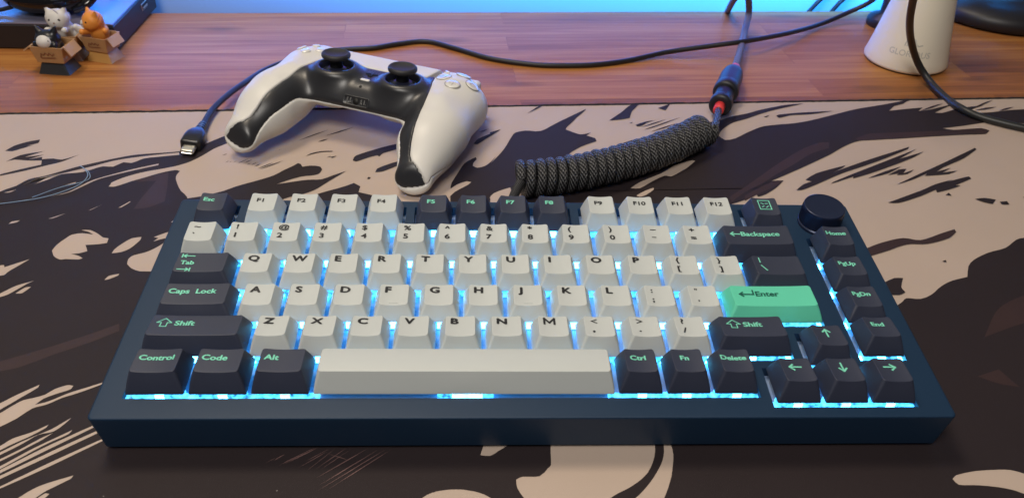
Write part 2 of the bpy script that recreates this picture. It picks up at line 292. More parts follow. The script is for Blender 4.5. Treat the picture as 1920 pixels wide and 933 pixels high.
# print of the desk mat: closed outlines on its top face, x y pairs in mm, lowest first (B beige, D dark, R red, S thin line)
PRINT=[
('R',[-221.1,212.3,-219.2,214.0,-217.4,215.6,-215.5,217.0,-212.9,218.5,-209.8,220.1,-206.5,221.8,-203.2,223.5,-201.6,217.0,-199.9,210.6,-198.6,204.9,-197.2,198.4,-196.0,192.0,-198.4,189.7,-200.7,187.4,-203.1,185.7,-205.4,184.9,-207.9,184.5,-210.4,184.1,-210.3,188.1,-210.1,192.1,-209.9,196.1,-209.4,200.0,-208.7,204.4,-208.0,209.1,-207.4,213.7]),
('R',[-232.2,62.4,-228.3,64.4,-224.4,66.4,-220.5,68.4,-216.6,70.4,-212.9,72.4,-209.5,74.3,-205.9,76.4,-202.5,78.4,-199.1,80.4,-196.1,82.2,-194.0,83.6,-191.8,85.0,-189.7,86.5,-187.5,88.0,-185.4,89.5,-183.6,84.4,-185.7,82.8,-187.8,81.2,-189.8,79.6,-191.9,78.1,-194.0,76.6,-196.5,75.0,-199.0,73.5,-201.7,71.9,-204.3,70.3,-206.8,68.8,-209.1,67.2,-211.3,65.5,-213.6,63.9,-215.8,62.4,-218.1,61.1,-220.3,60.1,-222.6,59.4,-225.0,58.7,-227.4,58.0,-229.7,57.3]),
('R',[222.2,81.0,225.6,85.1,229.1,89.5,232.6,93.9,236.3,98.1,240.1,101.7,244.2,104.8,248.6,107.4,253.1,109.7,257.2,111.5,260.8,112.8,264.0,113.5,266.7,113.5,269.4,113.1,272.1,112.9,262.6,96.5,258.0,94.9,253.4,93.3,248.8,91.7,244.4,90.1,240.3,88.6,236.6,87.1,233.0,85.6,229.4,84.1,225.8,82.5]),
('R',[205.8,55.2,218.0,59.7,221.9,48.6,219.8,49.1,217.6,49.6,215.4,50.1,213.3,50.8,211.4,51.8,209.5,52.9,207.7,54.1]),
('B',[-383.4,292.5,163.9,328.3,157.9,304.6,152.1,282.0,146.8,261.0,142.0,242.1,137.8,225.7,134.7,213.4,131.7,201.6,128.8,190.2,126.0,179.3,123.4,168.7,89.9,168.4,55.7,168.1,22.3,167.8,-9.1,167.4,-37.3,166.7,-58.9,165.6,-81.3,164.1,-103.0,162.4,-122.4,161.1,-138.3,160.5,-145.6,160.7,-153.0,161.5,-160.5,162.7,-168.0,163.9,-175.5,164.9,-177.3,171.4,-179.3,178.3,-181.2,185.3,-183.1,191.6,-184.7,196.5,-187.2,199.9,-190.0,202.9,-192.3,206.6,-194.4,210.6,-195.6,213.2,-196.8,215.9,-197.5,218.5,-197.6,220.8,-197.3,222.9,-197.0,225.0,-198.2,225.4,-199.3,225.9,-200.3,225.9,-202.5,225.1,-205.1,223.9,-207.7,222.5,-210.4,220.7,-213.0,218.8,-215.5,217.0,-217.4,215.7,-219.4,214.4,-221.3,213.0,-223.7,210.9,-226.4,208.7,-228.6,207.1,-229.8,206.8,-231.1,206.9,-232.4,207.0,-232.2,208.1,-232.0,209.2,-232.2,210.6,-233.7,215.3,-236.0,221.7,-238.7,229.0,-241.2,236.1,-244.1,234.9,-246.9,233.8,-249.7,232.5,-252.4,231.2,-255.1,229.8,-257.7,228.3,-260.2,226.6,-262.7,224.8,-265.1,223.0,-267.5,221.1,-269.9,219.2,-272.3,217.5,-275.0,216.2,-277.7,215.0,-280.0,213.5,-281.5,211.3,-282.7,208.7,-283.9,206.5,-285.9,204.4,-287.9,202.7,-288.6,201.8,-289.3,200.9,-290.1,200.1,-293.4,196.8,-297.8,192.4,-302.8,187.5,-307.9,182.5,-312.6,178.0]),
('B',[163.9,328.3,469.0,356.0,345.0,166.3,337.9,166.2,330.6,166.2,323.5,166.2,316.6,166.1,310.4,165.9,305.5,165.4,300.2,164.7,295.0,164.0,290.4,163.2,286.8,162.6,284.2,162.1,281.4,160.8,278.3,158.5,274.6,155.5,271.1,153.1,267.1,151.4,262.8,150.0,258.7,148.4,254.8,146.4,250.8,144.1,247.5,141.9,244.5,139.4,241.8,136.3,239.2,131.9,236.7,127.2,233.5,126.2,230.3,125.2,227.2,124.1,223.4,122.2,219.5,119.7,216.5,117.4,213.5,114.7,210.6,112.5,207.0,110.4,203.6,109.2,201.1,109.2,198.7,109.7,196.5,109.7,195.1,108.8,193.7,107.3,192.2,106.1,189.5,104.2,185.9,101.8,182.1,99.3,178.3,97.5,175.1,96.9,171.5,97.6,167.7,99.3,164.0,101.7,160.7,105.0,158.1,109.0,156.6,114.6,156.1,121.9,155.9,130.0,155.2,137.8,153.1,144.3,148.8,150.0,143.2,154.9,136.7,159.5,129.9,163.9,123.4,168.7,126.0,179.3,128.8,190.2,131.7,201.6,134.7,213.4,137.8,225.7,142.0,242.1,146.8,261.0,152.1,282.0,157.9,304.6]),
('D',[-293.1,196.8,-291.4,199.0,-289.7,201.2,-288.1,203.1,-286.0,205.0,-284.1,206.9,-282.9,209.2,-281.7,211.8,-280.2,213.9,-277.9,215.5,-275.2,216.6,-272.5,218.0,-270.1,219.7,-267.7,221.6,-265.3,223.4,-262.9,225.2,-260.4,227.1,-257.9,228.8,-255.3,230.3,-252.6,231.8,-249.9,233.3,-247.6,234.6,-245.0,236.0,-242.4,237.5,-239.8,238.8,-237.1,240.1,-234.5,241.3,-231.8,242.4,-229.0,243.3,-226.1,244.0,-223.2,244.6,-220.3,245.1,-217.3,245.6,-214.1,246.1,-210.7,246.7,-207.4,247.3,-204.4,248.1,-201.0,249.6,-197.7,251.5,-194.6,253.8,-191.9,256.4,-189.4,259.5,-186.8,262.6,-184.2,265.4,-181.4,268.4,-178.4,271.5,-175.5,274.6,-174.9,267.9,-175.2,262.4,-176.9,259.5,-179.3,256.8,-181.9,254.1,-184.0,251.7,-186.1,247.9,-188.2,244.0,-189.9,241.3,-191.7,238.7,-193.6,236.4,-195.5,234.5,-197.5,232.9,-199.5,231.4,-201.9,230.0,-204.4,228.8,-206.9,227.7,-210.1,226.4,-213.4,225.2,-216.5,223.8,-219.6,222.2,-222.2,220.6,-224.9,218.7,-227.3,216.8,-229.9,214.2,-231.9,211.5,-232.4,210.3,-232.6,208.8,-232.4,207.0,-231.2,202.6,-229.4,197.0,-227.7,191.5,-231.6,188.8,-235.4,185.8,-239.2,183.0,-243.1,180.6,-247.4,178.9,-252.3,177.8,-257.8,177.0,-263.3,176.8,-268.7,177.3,-273.6,178.5,-277.2,180.7,-281.0,184.1,-285.0,188.3,-289.0,192.7]),
('B',[-281.0,207.9,-279.3,209.9,-277.6,212.0,-275.9,213.9,-273.9,215.6,-271.7,217.1,-269.2,218.4,-266.6,219.7,-263.9,221.0,-261.3,222.3,-258.4,224.0,-255.4,225.7,-252.5,227.4,-249.6,229.2,-247.0,230.9,-244.3,232.8,-241.6,234.6,-238.8,236.2,-236.1,237.4,-233.1,238.6,-229.9,239.7,-226.7,240.7,-223.5,241.7,-219.9,242.7,-216.0,243.7,-212.0,244.7,-207.9,245.6,-203.9,246.6,-202.9,243.9,-206.3,243.1,-209.8,242.3,-213.1,241.5,-215.8,240.9,-219.3,240.2,-222.6,239.0,-224.6,237.2,-226.4,235.0,-228.2,233.5,-230.7,233.9,-233.3,234.3,-235.4,231.7,-237.5,229.0,-240.6,229.1,-243.6,229.3,-245.8,228.0,-248.1,226.1,-250.6,224.1,-253.1,222.5,-255.8,221.7,-258.8,221.2,-261.6,220.7,-263.9,220.0,-265.7,218.4,-267.2,216.4,-268.7,214.4,-270.6,212.5,-272.6,210.7,-274.5,208.9,-269.8,217.1,-272.8,215.8,-275.7,214.3,-277.5,212.4,-279.3,210.1]),
('B',[-261.6,195.8,-259.3,197.0,-256.9,198.1,-254.7,199.3,-252.8,200.7,-250.9,203.1,-249.2,205.9,-247.7,208.5,-245.9,211.3,-243.8,213.7,-241.4,215.6,-238.3,217.9,-234.7,220.3,-231.1,222.7,-227.7,224.9,-224.6,226.6,-221.5,228.3,-218.3,229.9,-215.2,231.5,-212.0,233.1,-211.7,231.4,-214.4,230.0,-217.1,228.7,-219.8,227.3,-222.5,225.9,-225.1,224.5,-228.3,222.7,-231.7,220.8,-235.1,218.8,-238.2,216.8,-240.8,214.9,-243.1,212.4,-245.1,209.5,-247.0,206.7,-248.8,204.3,-250.5,202.0,-252.5,200.1,-254.5,198.8,-256.8,197.8,-259.2,196.8]),
('B',[-287.5,199.5,-285.7,200.6,-284.0,201.7,-283.4,202.1,-282.9,202.6,-282.3,203.0,-283.0,201.9,-283.6,200.8,-284.4,200.0,-285.3,199.6,-286.4,199.5]),
('B',[-257.3,207.9,-252.4,211.5,-252.1,210.2]),
('D',[-308.3,246.2,-307.1,249.6,-305.6,252.7,-304.1,254.4,-302.2,256.0,-300.3,257.4,-298.1,258.7,-295.8,259.7,-293.6,260.8,-293.1,259.0,-292.7,257.3,-292.8,256.1,-295.2,254.4,-298.3,252.8,-294.8,253.4,-296.7,251.8,-298.5,250.1,-300.2,248.7,-301.9,247.1,-303.8,245.8,-305.2,245.8,-306.7,246.0]),
('D',[-302.0,233.3,-300.5,236.2,-298.9,239.0,-296.9,241.3,-294.4,242.8,-291.3,244.1,-288.0,245.3,-284.8,246.5,-293.3,239.1,-283.2,242.1,-290.0,236.5,-283.2,239.6,-282.4,236.7,-279.1,237.4,-276.0,237.8,-273.2,236.9,-270.6,236.5,-268.0,238.0,-265.2,240.4,-262.3,242.8,-264.2,240.5,-266.0,238.1,-267.8,235.9,-269.6,234.0,-271.7,232.4,-274.0,231.1,-276.3,229.8,-278.6,228.3,-281.2,226.6,-283.9,224.9,-286.6,223.2,-289.4,221.7,-292.2,220.2,-295.1,218.7,-298.0,217.2,-298.8,219.0,-296.3,220.7,-293.7,222.4,-291.2,224.0,-288.8,225.5,-285.9,227.2,-283.0,228.8,-280.1,230.4,-281.8,235.2,-284.8,235.1,-287.7,235.0,-290.5,235.0,-294.5,235.6,-298.1,235.8,-300.2,234.8]),
('B',[-231.0,163.5,-228.7,163.8,-226.2,163.6,-223.3,161.9,-220.6,159.9,-219.5,158.9,-218.4,157.9,-217.4,157.1,-216.3,156.7,-215.2,156.5,-214.1,156.2,-213.5,152.2,-215.4,151.6,-217.3,151.1,-219.3,150.8,-221.6,150.5,-223.8,150.3,-222.4,147.9,-221.9,147.0,-221.3,145.9,-220.8,144.9,-222.5,144.0,-224.2,143.1,-226.1,142.7,-228.1,142.4,-226.7,142.0,-225.2,141.5,-223.9,141.0,-222.9,140.4,-221.9,139.7,-220.9,139.0,-221.5,138.5,-222.1,138.1,-222.7,137.9,-225.8,138.0,-229.0,138.2,-229.9,138.0,-230.9,137.7,-231.9,137.8,-233.2,138.5,-234.7,139.5,-236.0,140.7,-236.9,142.0,-237.8,143.6,-238.7,145.1,-238.7,146.8,-238.6,148.5,-238.4,150.1,-237.4,153.1,-236.1,156.0,-235.6,157.2,-235.0,158.4,-234.2,159.3,-232.1,160.3,-229.4,160.7,-226.3,160.2,-223.1,159.5,-224.3,160.4,-225.5,161.3,-226.7,162.1,-228.1,162.6,-229.6,163.1]),
('B',[-207.9,143.3,-207.8,144.6,-207.8,146.0,-207.5,147.2,-206.5,149.7,-205.1,152.3,-203.8,154.5,-202.2,156.4,-200.0,157.2,-197.6,157.7,-197.4,156.6,-197.3,155.5,-197.4,154.6,-198.1,152.3,-199.1,149.5,-200.2,147.3,-201.7,145.6,-203.4,144.4,-205.6,143.7]),
('B',[-197.0,134.2,-197.4,135.7,-197.7,137.2,-197.8,138.5,-197.5,139.7,-197.0,140.8,-196.2,141.6,-194.2,142.7,-191.8,143.8,-189.6,145.4,-187.7,147.4,-185.7,150.2,-184.1,152.9,-183.6,153.7,-183.0,154.6,-182.5,155.5,-183.5,156.0,-184.4,156.4,-185.2,156.6,-187.6,155.4,-190.2,153.7,-188.5,156.9,-191.1,157.6,-189.3,159.2,-187.5,160.6,-185.9,161.8,-184.0,163.0,-182.1,164.1,-179.9,165.4,-177.2,166.9,-174.5,168.5,-171.7,170.1,-168.8,165.7,-165.9,161.5,-163.8,156.8,-162.9,152.8,-162.0,148.1,-161.5,143.3,-161.5,138.9,-162.3,135.4,-164.1,132.4,-166.9,129.9,-170.1,127.7,-173.2,126.2,-175.6,125.2,-177.8,125.6,-180.3,127.2,-182.7,128.4,-185.9,128.4,-188.8,128.4,-191.3,129.4,-193.7,130.8,-194.8,131.8,-195.9,133.0]),
('B',[-186.4,171.4,-184.8,174.9,-182.9,178.2,-180.9,180.8,-178.5,183.4,-176.1,186.1,-173.9,178.0,-176.1,176.3,-178.3,174.6,-180.4,173.0,-182.2,171.9,-184.2,171.5]),
('B',[-184.5,164.1,-182.8,166.2,-181.0,168.0,-178.7,169.1,-176.1,170.0,-177.5,167.3,-179.1,165.1,-181.6,164.4]),
('B',[-203.6,121.4,-203.4,122.5,-203.1,123.7,-202.6,124.6,-200.6,125.6,-198.2,126.3,-198.2,125.0,-199.8,123.5,-201.7,122.0,-202.3,121.7,-202.9,121.5]),
('B',[-271.2,168.7,-270.9,169.6,-270.7,170.5,-270.3,171.1,-268.7,171.7,-266.7,172.1,-267.0,171.5,-267.4,170.8,-267.8,170.3,-269.3,169.5]),
('B',[-219.2,185.0,-215.0,191.7,-214.5,191.1,-216.2,187.9,-217.6,185.5]),
('B',[-252.5,173.9,-245.4,179.3,-247.0,177.6,-248.6,175.8,-250.0,174.5,-250.8,174.2,-251.6,174.0]),
('B',[-234.3,182.1,-228.8,188.6,-230.5,186.4,-232.1,184.1,-233.3,182.6]),
('B',[-262.8,127.8,-261.5,129.5,-260.1,131.2,-259.0,132.5,-258.4,132.7,-257.8,132.8,-257.1,132.8,-256.2,131.1,-246.7,137.9,-248.0,135.6,-249.3,133.4,-250.5,131.4,-251.8,129.3,-252.7,127.5,-253.0,126.6,-253.1,125.6,-253.5,124.9,-255.4,124.2,-257.9,123.5,-260.5,122.9]),
('B',[-253.1,107.2,-251.7,108.3,-250.3,109.4,-248.9,110.6,-247.4,112.5,-245.7,114.7,-243.9,116.6,-241.8,118.0,-239.5,119.2,-237.2,120.5,-238.4,119.2,-239.6,117.9,-240.7,116.1,-242.2,113.9,-243.6,111.7,-244.8,110.0,-246.2,108.9,-247.7,108.0,-249.1,107.1,-250.6,106.0,-252.0,105.0]),
('B',[-241.7,110.7,-240.5,113.1,-239.3,115.0,-238.5,115.5,-237.5,115.7,-236.5,115.8,-237.5,113.2,-238.6,111.1,-239.5,110.7,-240.6,110.7]),
('B',[-221.1,35.5,-219.6,37.0,-218.1,38.6,-216.5,40.1,-214.9,41.7,-213.4,43.3,-211.7,44.9,-210.2,46.2,-208.5,47.7,-206.8,49.1,-205.0,50.6,-204.9,49.1,-205.7,48.0,-206.8,46.5,-208.1,44.9,-209.4,43.4,-210.7,41.7,-212.1,39.9,-213.6,38.2,-214.9,36.6,-216.4,35.0,-218.0,33.6,-219.5,32.1]),
('B',[-218.4,29.8,-217.3,31.0,-216.2,32.2,-215.1,33.5,-214.0,34.7,-212.7,36.3,-211.4,38.1,-210.2,39.5,-209.1,40.8,-207.8,41.9,-205.8,42.6,-203.7,43.3,-202.0,44.0,-200.4,44.8,-199.0,46.5,-197.5,48.2,-195.4,49.5,-193.5,50.3,-192.6,50.4,-191.6,50.2,-190.7,50.0,-190.8,49.2,-190.9,48.4,-191.2,47.9,-192.6,47.0,-194.5,46.1,-196.2,45.2,-198.2,44.0,-200.0,42.7,-201.0,41.1,-202.0,39.3,-200.3,39.9,-198.7,40.5,-197.2,41.3,-195.8,42.2,-194.4,43.3,-193.2,44.2,-191.7,45.3,-190.1,46.3,-188.6,47.1,-187.0,47.9,-185.3,48.7,-183.7,49.5,-181.9,50.5,-180.1,51.4,-178.6,52.2,-176.7,53.0,-174.7,53.7,-176.5,52.5,-178.3,51.3,-179.8,50.4,-181.5,49.3,-183.2,48.2,-184.8,47.2,-186.2,46.4,-187.7,45.6,-189.1,44.8,-190.9,44.0,-192.7,43.0,-194.2,41.9,-195.7,40.6,-197.3,39.5,-199.0,38.7,-200.8,38.1,-202.3,37.2,-203.6,35.6,-204.8,33.8,-206.0,32.0,-207.5,30.5,-209.1,29.0,-210.7,27.6,-212.3,26.1,-213.8,24.6,-215.3,23.2]),
('B',[-211.2,14.7,-209.5,15.7,-207.8,16.7,-206.2,17.8,-205.1,19.0,-204.2,20.3,-203.0,21.5,-201.7,22.3,-200.1,23.1,-198.5,23.9,-197.0,24.7,-195.3,25.9,-193.7,27.3,-192.1,28.6,-192.2,28.0,-192.3,27.4,-192.5,26.9,-193.5,25.8,-194.9,24.4,-196.3,23.1,-197.6,22.0,-199.1,20.9,-200.5,19.8,-201.8,18.8,-203.0,17.8,-204.1,16.7,-205.3,15.7,-206.8,14.5,-208.4,13.3,-210.0,12.1]),
('B',[-209.5,11.1,-207.9,12.2,-206.3,13.4,-204.8,14.7,-203.2,16.0,-201.7,17.4,-200.2,18.8,-198.6,20.1,-196.9,21.3,-195.2,22.6,-193.5,23.7,-191.8,24.9,-190.1,26.1,-188.7,27.5,-187.4,29.0,-186.0,30.6,-184.5,32.2,-185.3,30.3,-186.1,28.6,-187.3,26.6,-188.8,25.0,-190.4,24.4,-192.2,24.0,-193.9,23.3,-195.2,22.2,-196.4,20.8,-197.7,19.3,-199.0,18.0,-200.3,16.8,-201.6,15.6,-202.9,14.5,-204.2,13.4,-205.8,12.2,-207.3,11.0,-208.9,9.8]),
('B',[-207.8,7.5,-206.3,8.8,-204.8,10.1,-203.3,11.3,-202.0,12.4,-200.7,13.5,-199.4,14.7,-198.0,15.9,-196.6,17.2,-195.1,18.8,-193.6,20.2,-192.3,21.5,-191.1,22.5,-189.8,23.4,-188.5,24.4,-189.9,22.6,-191.2,20.9,-192.3,19.8,-193.6,18.6,-195.0,17.3,-196.3,16.0,-197.6,14.8,-198.9,13.6,-200.2,12.5,-201.5,11.4,-202.8,10.3,-204.3,9.0,-205.8,7.8,-207.4,6.5]),
('B',[-206.4,4.5,-204.8,5.7,-203.2,6.8,-201.7,8.0,-200.3,9.3,-198.7,10.9,-196.9,12.7,-195.1,14.5,-193.3,16.2,-191.2,18.0,-188.9,19.9,-186.5,21.8,-184.0,23.8,-181.6,25.8,-181.8,25.0,-182.0,24.2,-182.4,23.6,-183.5,22.6,-185.0,21.5,-186.7,20.3,-188.4,19.0,-189.9,17.7,-191.3,16.4,-192.8,15.0,-194.2,13.5,-195.5,12.2,-196.7,11.0,-197.8,9.9,-198.9,8.8,-200.0,7.7,-201.1,6.7,-202.7,5.5,-204.3,4.4,-205.8,3.4]),
('B',[-205.5,2.6,-203.9,3.8,-202.4,4.9,-200.9,6.2,-199.1,7.8,-196.9,9.8,-194.4,12.0,-191.9,14.3,-189.4,16.4,-186.4,18.9,-182.9,21.5,-179.5,24.2,-176.4,26.5,-174.1,28.2,-173.7,28.4,-173.1,28.4,-172.6,28.5,-172.8,28.1,-173.1,27.6,-173.4,27.3,-175.4,25.6,-178.1,23.3,-181.3,20.7,-184.5,18.0,-187.4,15.6,-190.1,13.3,-193.0,10.8,-195.7,8.5,-198.2,6.4,-200.2,4.7,-201.7,3.5,-203.3,2.3,-204.8,1.1]),
('B',[-204.2,-0.2,-202.7,1.1,-201.2,2.3,-199.7,3.5,-197.4,5.3,-194.5,7.7,-191.3,10.3,-187.9,12.9,-184.9,15.4,-182.1,17.5,-179.4,19.6,-176.6,21.7,-173.7,23.9,-170.8,26.0,-170.4,24.7,-173.0,22.5,-175.7,20.4,-178.3,18.3,-180.9,16.2,-183.5,14.1,-186.7,11.6,-190.1,8.9,-193.5,6.3,-196.6,3.9,-199.0,2.0,-200.5,0.8,-202.0,-0.3,-203.5,-1.5]),
('B',[-202.0,-4.6,-200.5,-3.6,-198.9,-2.5,-197.4,-1.4,-195.4,0.2,-193.0,2.2,-190.2,4.4,-187.4,6.7,-184.6,8.9,-181.6,11.2,-178.4,13.6,-175.0,16.1,-171.6,18.6,-168.2,21.1,-167.4,20.4,-170.7,17.7,-174.0,15.1,-177.2,12.5,-180.3,10.0,-183.3,7.7,-186.2,5.5,-189.2,3.3,-192.2,1.1,-194.9,-0.8,-197.0,-2.3,-198.5,-3.5,-200.0,-4.7,-201.5,-5.9]),
('B',[-189.8,-8.0,-188.6,-6.7,-187.4,-5.3,-186.2,-3.9,-184.8,-2.6,-183.4,-1.5,-181.5,-0.4,-179.4,0.6,-177.1,1.6,-174.8,2.5,-172.5,3.5,-172.6,2.9,-172.7,2.3,-173.0,1.8,-174.2,0.9,-175.8,-0.4,-177.6,-1.8,-179.3,-3.1,-180.6,-4.4,-181.8,-6.0,-182.8,-7.8,-184.0,-9.0,-185.7,-9.1,-187.8,-8.5]),
('B',[-183.2,-9.0,-182.0,-7.4,-180.8,-5.8,-179.7,-4.6,-179.2,-4.5,-178.5,-4.7,-177.9,-4.8,-178.2,-5.3,-178.4,-5.8,-178.7,-6.3,-178.9,-7.7,-179.4,-9.0,-181.1,-9.2]),
('B',[-18.2,12.2,-16.9,17.2,-7.1,17.2,-9.1,15.6,-11.1,14.1,-12.6,12.8,-14.2,11.8,-16.1,11.8]),
('B',[-43.3,-12.7,-42.2,-11.0,-41.1,-9.2,-40.0,-7.8,-38.3,-6.4,-36.4,-5.5,-34.7,-4.9,-32.6,-4.5,-30.6,-4.2,-28.6,-4.1,-26.7,-4.1,-24.7,-4.2,-22.7,-4.6,-20.7,-5.0,-18.8,-5.6,-16.5,-6.6,-14.4,-8.0,-13.0,-9.5,-11.5,-11.3,-10.1,-13.0]),
('B',[-4.4,0.3,-3.6,0.8,-2.8,1.3,-1.9,1.6,0.1,1.6,2.5,1.5,4.7,1.8,6.7,3.5,8.2,5.6,8.7,6.0,9.2,6.6,9.5,7.2,9.7,9.5,9.8,12.7,10.0,16.2,10.1,19.7,52.9,19.4,52.4,16.5,51.9,13.6,51.1,10.8,50.0,8.1,48.7,5.6,47.2,3.2,45.7,1.6,44.1,0.0,42.3,-1.4,40.5,-2.7,38.7,-3.9,36.7,-5.0,34.6,-6.1,32.6,-7.3,31.0,-8.5,29.6,-10.2,28.5,-12.4,27.4,-14.3,25.8,-15.3,22.2,-15.8,17.4,-16.0,12.1,-16.0,7.3,-15.7,3.7,-15.1,1.9,-14.0,0.4,-12.0,-0.8,-9.9,-1.8,-8.1,-3.1,-5.9,-4.1,-3.7,-4.4,-1.7]),
('B',[56.4,19.4,57.3,19.0,58.1,18.7,58.7,17.9,59.1,15.3,59.0,12.2,58.5,9.4,57.7,6.6,57.0,4.0,56.1,1.2,55.0,-1.5,53.9,-4.0,52.6,-6.6,51.2,-9.2,49.9,-11.8,34.8,-11.7,36.8,-10.7,38.8,-9.7,40.7,-8.4,42.3,-7.0,44.1,-5.2,45.8,-3.3,47.3,-1.5,49.0,0.7,50.6,3.0,52.0,5.2,53.2,7.2,54.2,9.3,55.0,11.5,55.6,14.0,56.0,16.7]),
('B',[-21.6,-4.8,-19.9,-5.4,-18.4,-6.1,-17.0,-7.0,-16.0,-8.2,-15.4,-10.1,-14.8,-12.5,-14.2,-14.9,-21.5,-14.9]),
('B',[167.6,-0.8,168.3,-0.1,169.1,0.5,169.8,1.0,171.6,1.5,174.0,2.1,176.5,2.6,178.9,3.0,181.2,3.2,183.8,3.4,186.5,3.5,188.9,3.6,190.8,3.6,193.1,3.4,195.1,2.8,196.5,2.2,198.2,1.4,199.8,0.4,201.3,-0.6,202.6,-1.9,204.1,-3.3,205.5,-4.9,207.0,-6.5,208.4,-8.1,203.1,-17.0,201.0,-15.1,198.8,-13.1,196.6,-11.1,194.5,-9.4,192.6,-7.9,191.2,-7.1,189.6,-6.3,187.9,-5.7,186.1,-5.2,184.4,-4.8,182.5,-4.5,180.4,-4.2,178.5,-4.0,176.6,-3.8,174.5,-3.7,172.3,-3.7,170.3,-3.7,168.8,-3.5,168.0,-2.4]),
('S',[-101.8,8.6,-101.1,9.2,-100.4,9.7,-99.7,10.3,-99.0,10.8,-98.3,11.2,-97.6,11.7,-98.3,11.2,-99.0,10.6,-99.7,10.1,-100.4,9.6,-101.1,9.1]),
('S',[-98.9,9.8,-98.2,10.4,-97.6,11.1,-96.9,11.7,-96.2,12.2,-95.5,12.7,-94.8,13.2,-95.4,12.6,-96.1,12.0,-96.8,11.4,-97.5,10.8,-98.2,10.3]),
('S',[-96.5,7.5,-94.9,8.6,-93.4,9.8,-91.8,10.9,-90.2,12.0,-88.5,13.1,-86.9,14.2,-85.2,15.3,-83.6,16.3,-85.2,15.1,-86.9,14.0,-88.5,12.8,-90.1,11.7,-91.7,10.6,-93.3,9.5,-94.9,8.5]),
('S',[-94.6,8.1,-93.1,9.2,-91.6,10.3,-90.1,11.4,-88.6,12.4,-87.1,13.4,-85.6,14.4,-84.0,15.4,-82.4,16.3,-84.0,15.2,-85.5,14.1,-87.0,13.0,-88.6,11.9,-90.1,10.9,-91.6,10.0,-93.1,9.1]),
('S',[-89.0,6.0,-87.2,7.5,-85.4,9.0,-83.6,10.5,-81.8,12.0,-79.9,13.4,-78.0,14.8,-79.9,13.3,-81.7,11.7,-83.6,10.2,-85.4,8.8,-87.2,7.4]),
('S',[-86.0,3.9,-84.8,5.3,-83.6,6.8,-82.3,8.3,-81.0,9.8,-79.8,11.2,-78.5,12.7,-77.2,14.1,-75.8,15.6,-77.1,14.1,-78.4,12.6,-79.7,11.0,-81.0,9.6,-82.3,8.1,-83.5,6.7,-84.8,5.3]),
('S',[-81.9,5.7,-80.2,7.4,-78.4,9.2,-76.7,11.0,-74.9,12.7,-73.1,14.4,-71.3,16.1,-73.1,14.2,-74.9,12.4,-76.6,10.7,-78.4,9.0,-80.2,7.3]),
('S',[-80.9,1.6,-79.1,3.0,-77.3,4.5,-75.5,5.9,-73.7,7.4,-71.9,8.8,-70.0,10.3,-68.2,11.7,-66.3,13.1,-64.4,14.6,-62.5,16.0,-64.4,14.5,-66.3,12.9,-68.1,11.4,-70.0,9.9,-71.8,8.5,-73.6,7.1,-75.5,5.7,-77.3,4.3,-79.1,2.9]),
('S',[-79.6,-2.0,-77.5,-0.3,-75.5,1.4,-73.4,3.2,-71.3,5.0,-69.2,6.7,-67.0,8.5,-64.8,10.2,-62.6,12.0,-60.4,13.7,-58.2,15.5,-60.4,13.6,-62.6,11.8,-64.8,9.9,-67.0,8.1,-69.1,6.4,-71.2,4.6,-73.3,2.9,-75.4,1.3,-77.5,-0.4]),
('S',[-79.7,-4.5,-77.4,-2.5,-75.1,-0.6,-72.7,1.4,-70.3,3.4,-67.9,5.4,-65.5,7.4,-63.1,9.4,-60.6,11.4,-58.0,13.4,-55.5,15.5,-58.0,13.3,-60.5,11.2,-63.0,9.1,-65.5,7.1,-67.9,5.0,-70.3,3.1,-72.7,1.2,-75.0,-0.7,-77.4,-2.6]),
('S',[-76.0,-4.0,-73.8,-2.1,-71.6,-0.2,-69.4,1.8,-67.2,3.7,-64.9,5.7,-62.6,7.6,-60.3,9.6,-58.0,11.5,-55.6,13.5,-53.2,15.5,-55.6,13.4,-57.9,11.3,-60.3,9.3,-62.6,7.3,-64.9,5.3,-67.1,3.4,-69.4,1.5,-71.6,-0.3,-73.8,-2.2]),
('S',[-88.3,8.1,-86.6,9.3,-84.9,10.6,-83.3,11.9,-81.6,13.1,-79.9,14.4,-78.1,15.6,-79.8,14.3,-81.5,13.0,-83.2,11.7,-84.9,10.5,-86.6,9.3]),
('S',[-81.6,3.9,-80.1,5.3,-78.6,6.8,-77.1,8.3,-75.6,9.7,-74.0,11.2,-72.5,12.6,-70.9,14.1,-69.3,15.6,-70.9,14.0,-72.5,12.5,-74.0,11.0,-75.5,9.5,-77.1,8.1,-78.6,6.7,-80.1,5.3]),
('S',[-78.5,13.2,-76.2,12.4,-74.0,11.7,-71.7,10.8,-69.4,9.8,-71.6,10.6,-73.9,11.4,-76.2,12.3]),
